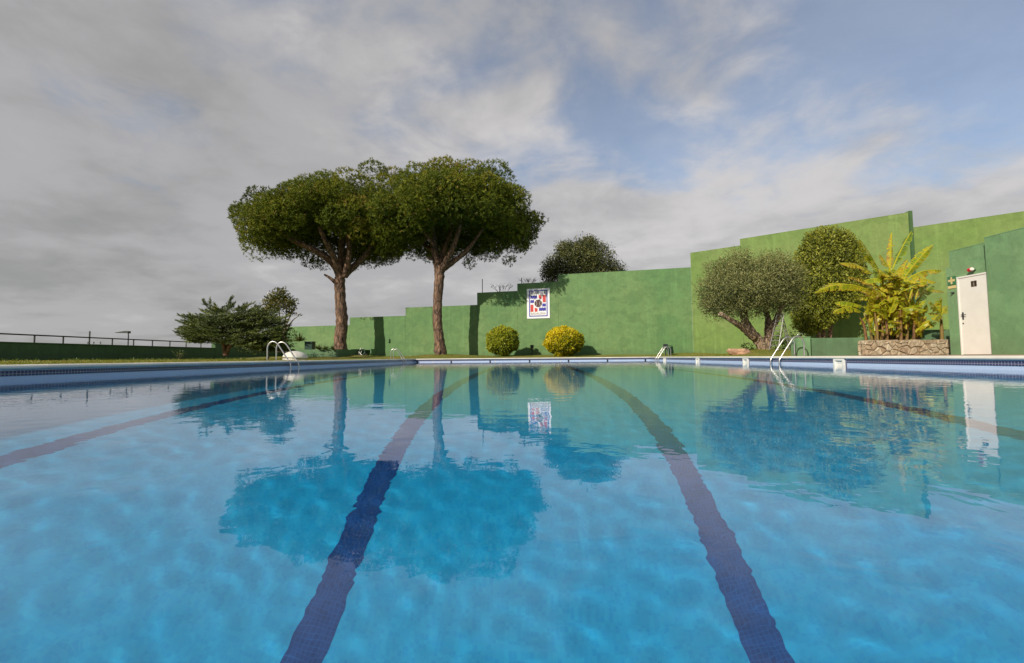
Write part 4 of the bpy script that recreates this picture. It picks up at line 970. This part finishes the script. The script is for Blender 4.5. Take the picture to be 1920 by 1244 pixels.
# ------------------------------------------------------------------ smaller things
def club_sign():
    c = on_wall(1009.5, 569.5); r = empty('club_sign', tuple(c), 'white club sign with blue border and ball emblem on the green wall', 'sign', rz=WANG)
    k = dleft(1009) / FPX; W, H = 43.5 * k, 56.5 * k
    blue = plain('sign_blue', (.035, .035, .32), .4, var=.08); red = plain('sign_red', (.55, .045, .035), .4, var=.12); brown = plain('sign_brown', (.075, .032, .026), .4, var=.2); wht = plain('sign_white', (.80, .80, .82), .4, var=.04)
    MB().box((0, -.03, 0), (W, .06, H), bevel=.006).build('board', wht, r)
    y = -.061; u = lambda a: (a - .5) * W; v = lambda b: (.5 - b) * H
    fb = MB()   # border: outer edges at .095/.905 across, .06/.935 down
    x0, x1, z0, z1, t = u(.095), u(.905), v(.935), v(.06), .042 * W
    for cc, sz in ((((x0 + x1) / 2, y - .002, z1 - t / 2), (x1 - x0, .006, t)), (((x0 + x1) / 2, y - .002, z0 + t / 2), (x1 - x0, .006, t)), ((x0 + t / 2, y - .002, (z0 + z1) / 2), (t, .006, z1 - z0 - 2 * t)), ((x1 - t / 2, y - .002, (z0 + z1) / 2), (t, .006, z1 - z0 - 2 * t))): fb.box(cc, sz)
    fb.build('border', blue, r)
    def flat(name, pts, mat, dep=.006, yy=y):
        bm = bmesh.new(); f = bm.faces.new([bm.verts.new((a, yy, b)) for a, b in pts]); e = bmesh.ops.extrude_face_region(bm, geom=[f])
        bmesh.ops.translate(bm, verts=[q for q in e['geom'] if isinstance(q, bmesh.types.BMVert)], vec=(0, -dep, 0)); bmesh.ops.recalc_face_normals(bm, faces=bm.faces)
        me = bpy.data.meshes.new(name); bm.to_mesh(me); bm.free(); return link(name, me, mat, r)
    def wave(a0, a1, b0, b1, nw):
        n = 24; top = [(u(a0 + (a1 - a0) * i / n), v(b0) + .016 * H * abs(math.sin(i / n * math.pi * nw)) - .010 * H) for i in range(n + 1)]
        bot = [(u(a1 - (a1 - a0) * i / n), v(b1) + .016 * H * abs(math.sin((1 - i / n) * math.pi * nw)) - .010 * H) for i in range(n + 1)]
        flat('wave', top + bot, blue)
    wave(.155, .455, .235, .335, 3); wave(.155, .32, .38, .48, 2); wave(.675, .835, .51, .61, 2); wave(.53, .835, .645, .75, 3)
    def bar(a0, a1, b0, b1, cut=None):
        p = [(u(a0), v(b0)), (u(a1), v(b0)), (u(a1), v(b1)), (u(a0), v(b1))]
        if cut == 'lo': p[3] = (u(a0), v(b1 - .035))
        if cut == 'hi': p[1] = (u(a1), v(b0 + .035))
        flat('bar', p, red)
    bar(.52, .64, .225, .36, 'lo'); bar(.695, .835, .225, .47); bar(.155, .285, .535, .775); bar(.34, .465, .635, .775, 'hi')
    R_ = .165 * W; cx, cz = u(.50), v(.50); circ = lambda rad: [(cx + rad * math.cos(a), cz + rad * math.sin(a)) for a in np.linspace(0, 6.2832, 40, endpoint=False)]
    flat('ball_rim', circ(R_ * 1.12), wht, .007); flat('ball', circ(R_), brown, .010)
    for s in (-1, 1):
        m = MB(); m.tube([(cx + s * (R_ * .48 + R_ * .22 * (abs(b) ** 1.6) * 2 - R_ * .12), y - .0115, cz + R_ * .96 * b) for b in np.linspace(-.82, .82, 14)], [.012], 5); m.build('seam', wht, r)
    ink = plain('lettering_ink', (.09, .085, .075), .5); pale = plain('faded_ink', (.36, .33, .27), .5)
    def text(body, width, zc, mat, h):
        cu = bpy.data.curves.new('lettering', 'FONT'); cu.body = body; cu.align_x = 'CENTER'; cu.align_y = 'CENTER'; cu.size = h; cu.extrude = .003; cu.offset = .006; cu.resolution_u = 2
        tmp = bpy.data.objects.new('lettering', cu); COL.objects.link(tmp); dg = bpy.context.evaluated_depsgraph_get(); me = bpy.data.meshes.new_from_object(tmp.evaluated_get(dg))
        bpy.data.objects.remove(tmp); me.name = 'lettering'; me.materials.clear(); xs = [q.co.x for q in me.vertices]; s = width / (max(xs) - min(xs))
        for q in me.vertices: q.co = (q.co.x * s, y - .003 - q.co.z, zc + q.co.y)
        link('lettering', me, mat, r)
    text('TENNIS CLUB', .66 * W, v(.155), ink, .115 * H); text('BADALONA', .66 * W, v(.84), pale, .11 * H)
club_sign()

def dome():
    D = 20.5; c = P(553, 669, D); k = D / FPX; r = empty('white_dome', (c.x, c.y, zat(c.x, c.y) - .02), 'white rounded dome cover with dark seam on the grass', 'dome cover')
    wm = plain('dome_white', (.68, .65, .58), .6, var=.2, scale=4, bump=.3)
    def shell(name, R_, h, z0, th0, tilt, sx=1.0):
        bm = bmesh.new(); n, m_ = 28, 10; rings = []
        for j in range(m_):
            a = th0 + (math.pi / 2 - th0) * j / (m_ - 1); rad = R_ * math.cos(a) if j < m_ - 1 else .004
            rings.append([bm.verts.new((rad * sx * math.cos(t), rad * math.sin(t), z0 + h * math.sin(a))) for t in np.linspace(0, 6.2832, n, endpoint=False)])
        for A, B in zip(rings, rings[1:]):
            for i in range(n): bm.faces.new((A[i], A[(i + 1) % n], B[(i + 1) % n], B[i])).smooth = True
        bm.faces.new(rings[0][::-1]); bm.faces.new(rings[-1]); bmesh.ops.rotate(bm, verts=bm.verts, cent=(0, 0, z0), matrix=Matrix.Rotation(tilt, 3, 'Y'))
        me = bpy.data.meshes.new(name); bm.to_mesh(me); bm.free(); return link(name, me, wm, r)
    base = MB(); base.cyl((0, 0, -.05), (0, 0, .10), .54, .50, 30); base.build('base', wm, r, True)
    MB().cyl((.02, 0, .09), (.02, 0, .15), .475, .47, 30).build('seam', M['black'], r)
    shell('cap', .53, .31, .125, .0, R(4)).location.x = .02
dome()

def back_planter():
    D = 33.2; a, b = P(545, 660, D), P(701, 660, 36.9); zt = P(600, 655.5, D).z
    r = empty('back_planter', (a.x, a.y, 0), 'low green planter wall in front of the left end of the boundary wall', 'planter')
    x1 = P(634, 660, D).x - a.x
    MB().box((x1 / 2, .12, zt / 2), (x1, .24, zt)).build('wall_panel', M['low'], r)
    MB().box((x1 - .12, 2.2, zt / 2), (.24, 3.92, zt)).build('end_wall', M['low'], r)
    MB().box((x1 / 2 - .2, 2.2, zt / 2 - .05), (x1 - .5, 3.9, zt - .12)).build('soil', M['terracotta'], r)
    q = empty('wall_bench', tuple(P(682, 664, 37.4)), 'long green ledge bench along the wall right of the left pine', 'bench', rz=WANG)
    q.location.z = 0; k = 37.4 / FPX; zs = P(682, 655, 37.4).z
    MB().box((-.3, .10, zs - .035), (2.3, .75, .07), bevel=.008).build('seat', M['low'], q)
    MB().box((-.25, .35, (zs - .08) / 2), (2.0, .2, zs - .08)).build('back_support', M['wall_left'], q)
    MB().box((-.72, -.12, (zs - .08) / 2), (.12, .3, zs - .08)).build('leg', M['dark_green'], q); MB().box((.80, .0, (zs - .08) / 2), (.10, .5, zs - .08)).build('leg', M['low'], q)
    p = empty('square_pot', tuple(P(580, 655, 33.6)), 'dark square pot standing on the planter ledge', 'pot'); p.location.z = zt - .0
    MB().box((0, .1, .28), (.58, .55, .55), bevel=.02).build('body', M['dark_green'], p); MB().box((0, .1, .58), (.64, .6, .05), bevel=.01).build('rim', M['dark_green'], p); MB().box((0, .1, .602), (.56, .5, .01)).build('soil', M['black'], p)
    h = empty('garden_hose', tuple(P(678, 666, 36.6)), 'coiled dark green hose with pale sticks beside the ledge bench', 'hose'); h.location.z = zat(h.location.x, h.location.y)
    for j in range(4):
        t = MB().tube([(.22 * math.cos(a_) + .03 * j, -.02 * j, .26 + .22 * math.sin(a_) + .01 * j) for a_ in np.linspace(0, 6.4, 26)], [.028], 7); t.build('coil', M['dark_green'], h)
    for j, (p0, p1) in enumerate((((-.28, -.1, 0), (-.12, .15, .62)), ((-.10, -.14, 0), (.06, .15, .60)), ((.1, -.2, .02), (-.2, -.1, .30)))): MB().cyl(p0, p1, .022, seg=7).build('stick', M['white'], h)
    MB().box((.42, -.1, .07), (.16, .14, .13), bevel=.02).build('nozzle', M['black'], h)
back_planter()

def wall_fittings():
    r = empty('wall_lamp', tuple(on_wall(729.5, 639)), 'small box lamp on the wall left of the right pine', 'wall lamp', rz=WANG)
    MB().box((0, -.07, 0), (.16, .14, .30), bevel=.015).build('housing', M['low'], r); MB().box((-.01, -.145, -.02), (.10, .01, .18)).build('glass', M['wall_left'], r)
    g = on_wall(1000, 655, .5); r = empty('bollard_lamp', (g.x, g.y, zat(g.x, g.y)), 'small dark bollard lamp in the shade of the left round shrub', 'lamp')
    z = P(1000, 648, g.y).z - r.location.z
    MB().cyl((0, 0, -.02), (0, 0, z * .7), .045, seg=10).build('post', M['dark_metal'], r); MB().cyl((0, 0, z * .7), (0, 0, z), .12, .15, 14).build('lamp_head', M['dark_metal'], r); MB().cyl((0, 0, z), (0, 0, z + .04), .16, .10, 14).build('cap', M['dark_green'], r)
    labs = ['tall dark post standing on the wall corner left of the sign', 'short dark post on the wall beside the bare shrub', 'dark post on the wall step just above the sign']
    for (px, y0, y1), lab in zip(((903.5, 551, 524), (936, 548, 540), (977.5, 534, 521.5)), labs):
        b = on_wall(px, y0, -.14); t = on_wall(px, y1, -.14)
        p = empty('wall_post', tuple(b), lab, 'post', 'posts on top of the boundary wall'); h = t.z - b.z
        MB().box((0, 0, h / 2 + .02), (.055, .055, h + .04)).build('shaft', M['dark_metal'], p); MB().box((0, 0, .045), (.12, .12, .02)).build('foot', M['dark_metal'], p)
wall_fittings()

def litter_bin():
    b = P(1251, 664, 32.0); r = empty('litter_bin', (b.x, b.y, zat(b.x, b.y)), 'dark green litter bin on a post by the far right pool ladder', 'bin')
    k = 32.0 / FPX
    MB().cyl((-.10, 0, -.05), (-.10, 0, .80), .04, seg=10).build('post', M['dark_metal'], r)
    MB().box((-.12, -.03, .62), (.32, .08, .34), bevel=.02, rot=Matrix.Rotation(R(6), 3, 'Y')).build('back_plate', M['dark_metal'], r)
    bm = bmesh.new(); rings = []
    for z, w, d in ((.10, .15, .13), (.16, .19, .17), (.55, .23, .20), (.60, .24, .21)): rings.append([bm.verts.new((.17 + w * math.cos(a) * (1 if abs(math.cos(a)) > .3 else .95), -.18 + d * math.sin(a), z)) for a in np.linspace(0, 6.2832, 18, endpoint=False)])
    for A, B in zip(rings, rings[1:]):
        for i in range(18): bm.faces.new((A[i], A[(i + 1) % 18], B[(i + 1) % 18], B[i])).smooth = True
    bm.faces.new(rings[0][::-1]); bm.faces.new(rings[-1]); bmesh.ops.rotate(bm, verts=bm.verts, cent=(.17, 0, .3), matrix=Matrix.Rotation(R(-12), 3, 'Y'))
    me = bpy.data.meshes.new('bucket'); bm.to_mesh(me); bm.free(); link('bucket', me, M['dark_green'], r)
    MB().box((.02, -.14, .66), (.50, .36, .03), bevel=.012, rot=Matrix.Rotation(R(-10), 3, 'Y')).build('lid', M['dark_green'], r)
litter_bin()

def rock():
    b = P(1385, 664, 21.4); r = bpy.data.objects.new('rock', None)
    bm = bmesh.new(); bmesh.ops.create_icosphere(bm, subdivisions=3, radius=1)
    for v in bm.verts:
        n = mnoise.noise(v.co * 1.3 + Vector((3, 1, 2))) * .35 + mnoise.noise(v.co * 3.3) * .14; v.co *= 1 + n; v.co.z = min(v.co.z, .62 + .1 * n); v.co = Vector((v.co.x * .46, v.co.y * .32, v.co.z * .27))
    me = bpy.data.meshes.new('rock'); bm.to_mesh(me); bm.free(); o = link('rock', me, plain('pink_rock', (.48, .29, .19), .9, var=.35, scale=5, bump=1.0, bscale=18))
    o.location = (b.x, b.y, zat(b.x, b.y) + .08); prop(o, 'pinkish flat-topped rock on the grass at the foot of the olive', 'rock')
rock()

def step_ladder():
    D = 21.2; b = P(1467, 662, D); r = empty('folding_ladder', (b.x, b.y, zat(b.x, b.y)), 'folding aluminium A-frame ladder standing beside the olive tree', 'ladder')
    alu = plain('dull_aluminium', (.26, .25, .23), .5, metal=.4, var=.15)
    z = P(1466, 590, D).z - r.location.z
    for nm, dx, dy in (('front_frame', -.50, -.22), ('rear_frame', .50, .22)):
        m = MB(); px = Vector((.11, -.17, 0)) if dx < 0 else Vector((.13, .14, 0))
        T, F = Vector((0, 0, z)), Vector((dx, dy, 0))
        for s in (-1, 1): m.cyl(T + px * s * .75 + Vector((dx * .04, 0, 0)), F + px * s, .023, seg=8)
        m.build(nm, alu, r)
        for k in range(6):
            f = .14 + .135 * k; c = F.lerp(T, f); MB().cyl(c - px * .95, c + px * .95, .02, seg=7).build('rung', alu, r)
    MB().box((0, 0, z + .012), (.22, .34, .025), bevel=.005).build('top_plate', alu, r)
step_ladder()

def far_lamps():
    D = 44.0; t = P(241, 624, D); r = empty('street_lamp', (t.x, t.y, -4.0), 'dark street lamp head showing above the left railing', 'street lamp'); h = t.z + 4.0
    MB().tube([(0, 0, 0), (0, 0, h * .6), (0, 0, h - .25), (-.04, 0, h - .04)], [.07, .055, .05], 8).build('pole', M['dark_metal'], r)
    m = MB(); k = D / FPX; pts = [(.12, .06), (.05, .15), (-.25, .16), (-1.25, .02), (-1.30, -.02), (-.3, -.05), (.05, -.08)]
    bm = m.bm; A = [bm.verts.new((x, -.16, h + z)) for x, z in pts]; B = [bm.verts.new((x, .16, h + z)) for x, z in pts]; n = len(pts)
    bm.faces.new(A); bm.faces.new(B[::-1])
    for i in range(n): bm.faces.new((A[i], B[i], B[(i + 1) % n], A[(i + 1) % n]))
    m.build('lamp_head', M['dark_metal'], r)
    for px, lab in ((165, 'thin faint distant mast left of two others beyond the railing'), (176, 'thin faint distant mast between two others beyond the railing'), (188.5, 'thin faint distant mast right of two others beyond the railing')):
        D2 = 75.0; t = P(px, 640, D2); q = empty('mast', (t.x, t.y, -6), lab, 'mast', 'distant masts beyond the railing')
        MB().cyl((0, 0, 0), (0, 0, t.z + 6), .06, .04, 6).build('pole', plain('mast_grey', (.25, .25, .25), .5), q); MB().box((0, 0, t.z + 5.7), (.14, .14, .2)).build('tip', M['dark_metal'], q)
far_lamps()

# ---- grass blades along the visible lawn edges
def grass():
    rng = np.random.default_rng(55); pts = []
    def strip(n, x0, x1, y0, y1):
        pts.append(np.stack([rng.uniform(x0, x1, n), y0 + (y1 - y0) * rng.random(n)], 1))
    strip(9000, -8.6, -7.88, 4, 30); strip(16000, -12, -8.3, 4, 30); strip(14000, -22, -11, 8, 32); strip(22000, -20, 14, 30.0, 35.5); strip(9000, 7.95, 14, 17.0, 30)
    for mx, my, mh, mr in MOUNDS: pts.append(np.array((mx, my)) + rng.normal(size=(3500, 2)) * mr * .8)
    p = np.concatenate(pts)
    nz = np.array([mnoise.noise(Vector((a * .5, b * .5, 3.0))) for a, b in p]); keep = nz > rng.uniform(-.5, .15, len(p)); p = p[keep]; nz = nz[keep]
    z = gz(p[:, 0], p[:, 1]); n = len(p); base = np.stack([p[:, 0], p[:, 1], z - .005], 1)
    d = np.stack([rng.normal(size=n) * .35, rng.normal(size=n) * .35, np.ones(n)], 1)
    f = Fol(); f.add(*blades(base, d, rng.uniform(.025, .06, n), rng.uniform(.012, .03, n), np.clip(.5 + .5 * nz + .2 * rng.normal(size=n), 0, 1), rng))
    o = f.build('grass', leaf_mat('grass_blades', [(0, (.34, .22, .07)), (.4, (.24, .22, .03)), (1, (.10, .17, .015))], .6, .25, (.5, .5, .05))); prop(o, kind='stuff')
    # weeds in the bed at the foot of the left wall
    m_ = 5000; x = rng.uniform(-22.3, -20.2, m_); y = rng.uniform(8, 32, m_); k = np.array([mnoise.noise(Vector((a, b * .8, 1.0))) for a, b in zip(x, y)]) > -.05; x, y = x[k], y[k]; n = len(x)
    f = Fol(); f.add(*blades(np.stack([x, y, gz(x, y)], 1), np.stack([rng.normal(size=n) * .7, rng.normal(size=n) * .7, np.ones(n)], 1), rng.uniform(.06, .20, n), rng.uniform(.02, .05, n), np.clip(rng.normal(.5, .25, n), 0, 1), rng))
    prop(f.build('weeds', M['hedge_leaf']), kind='stuff')
grass()
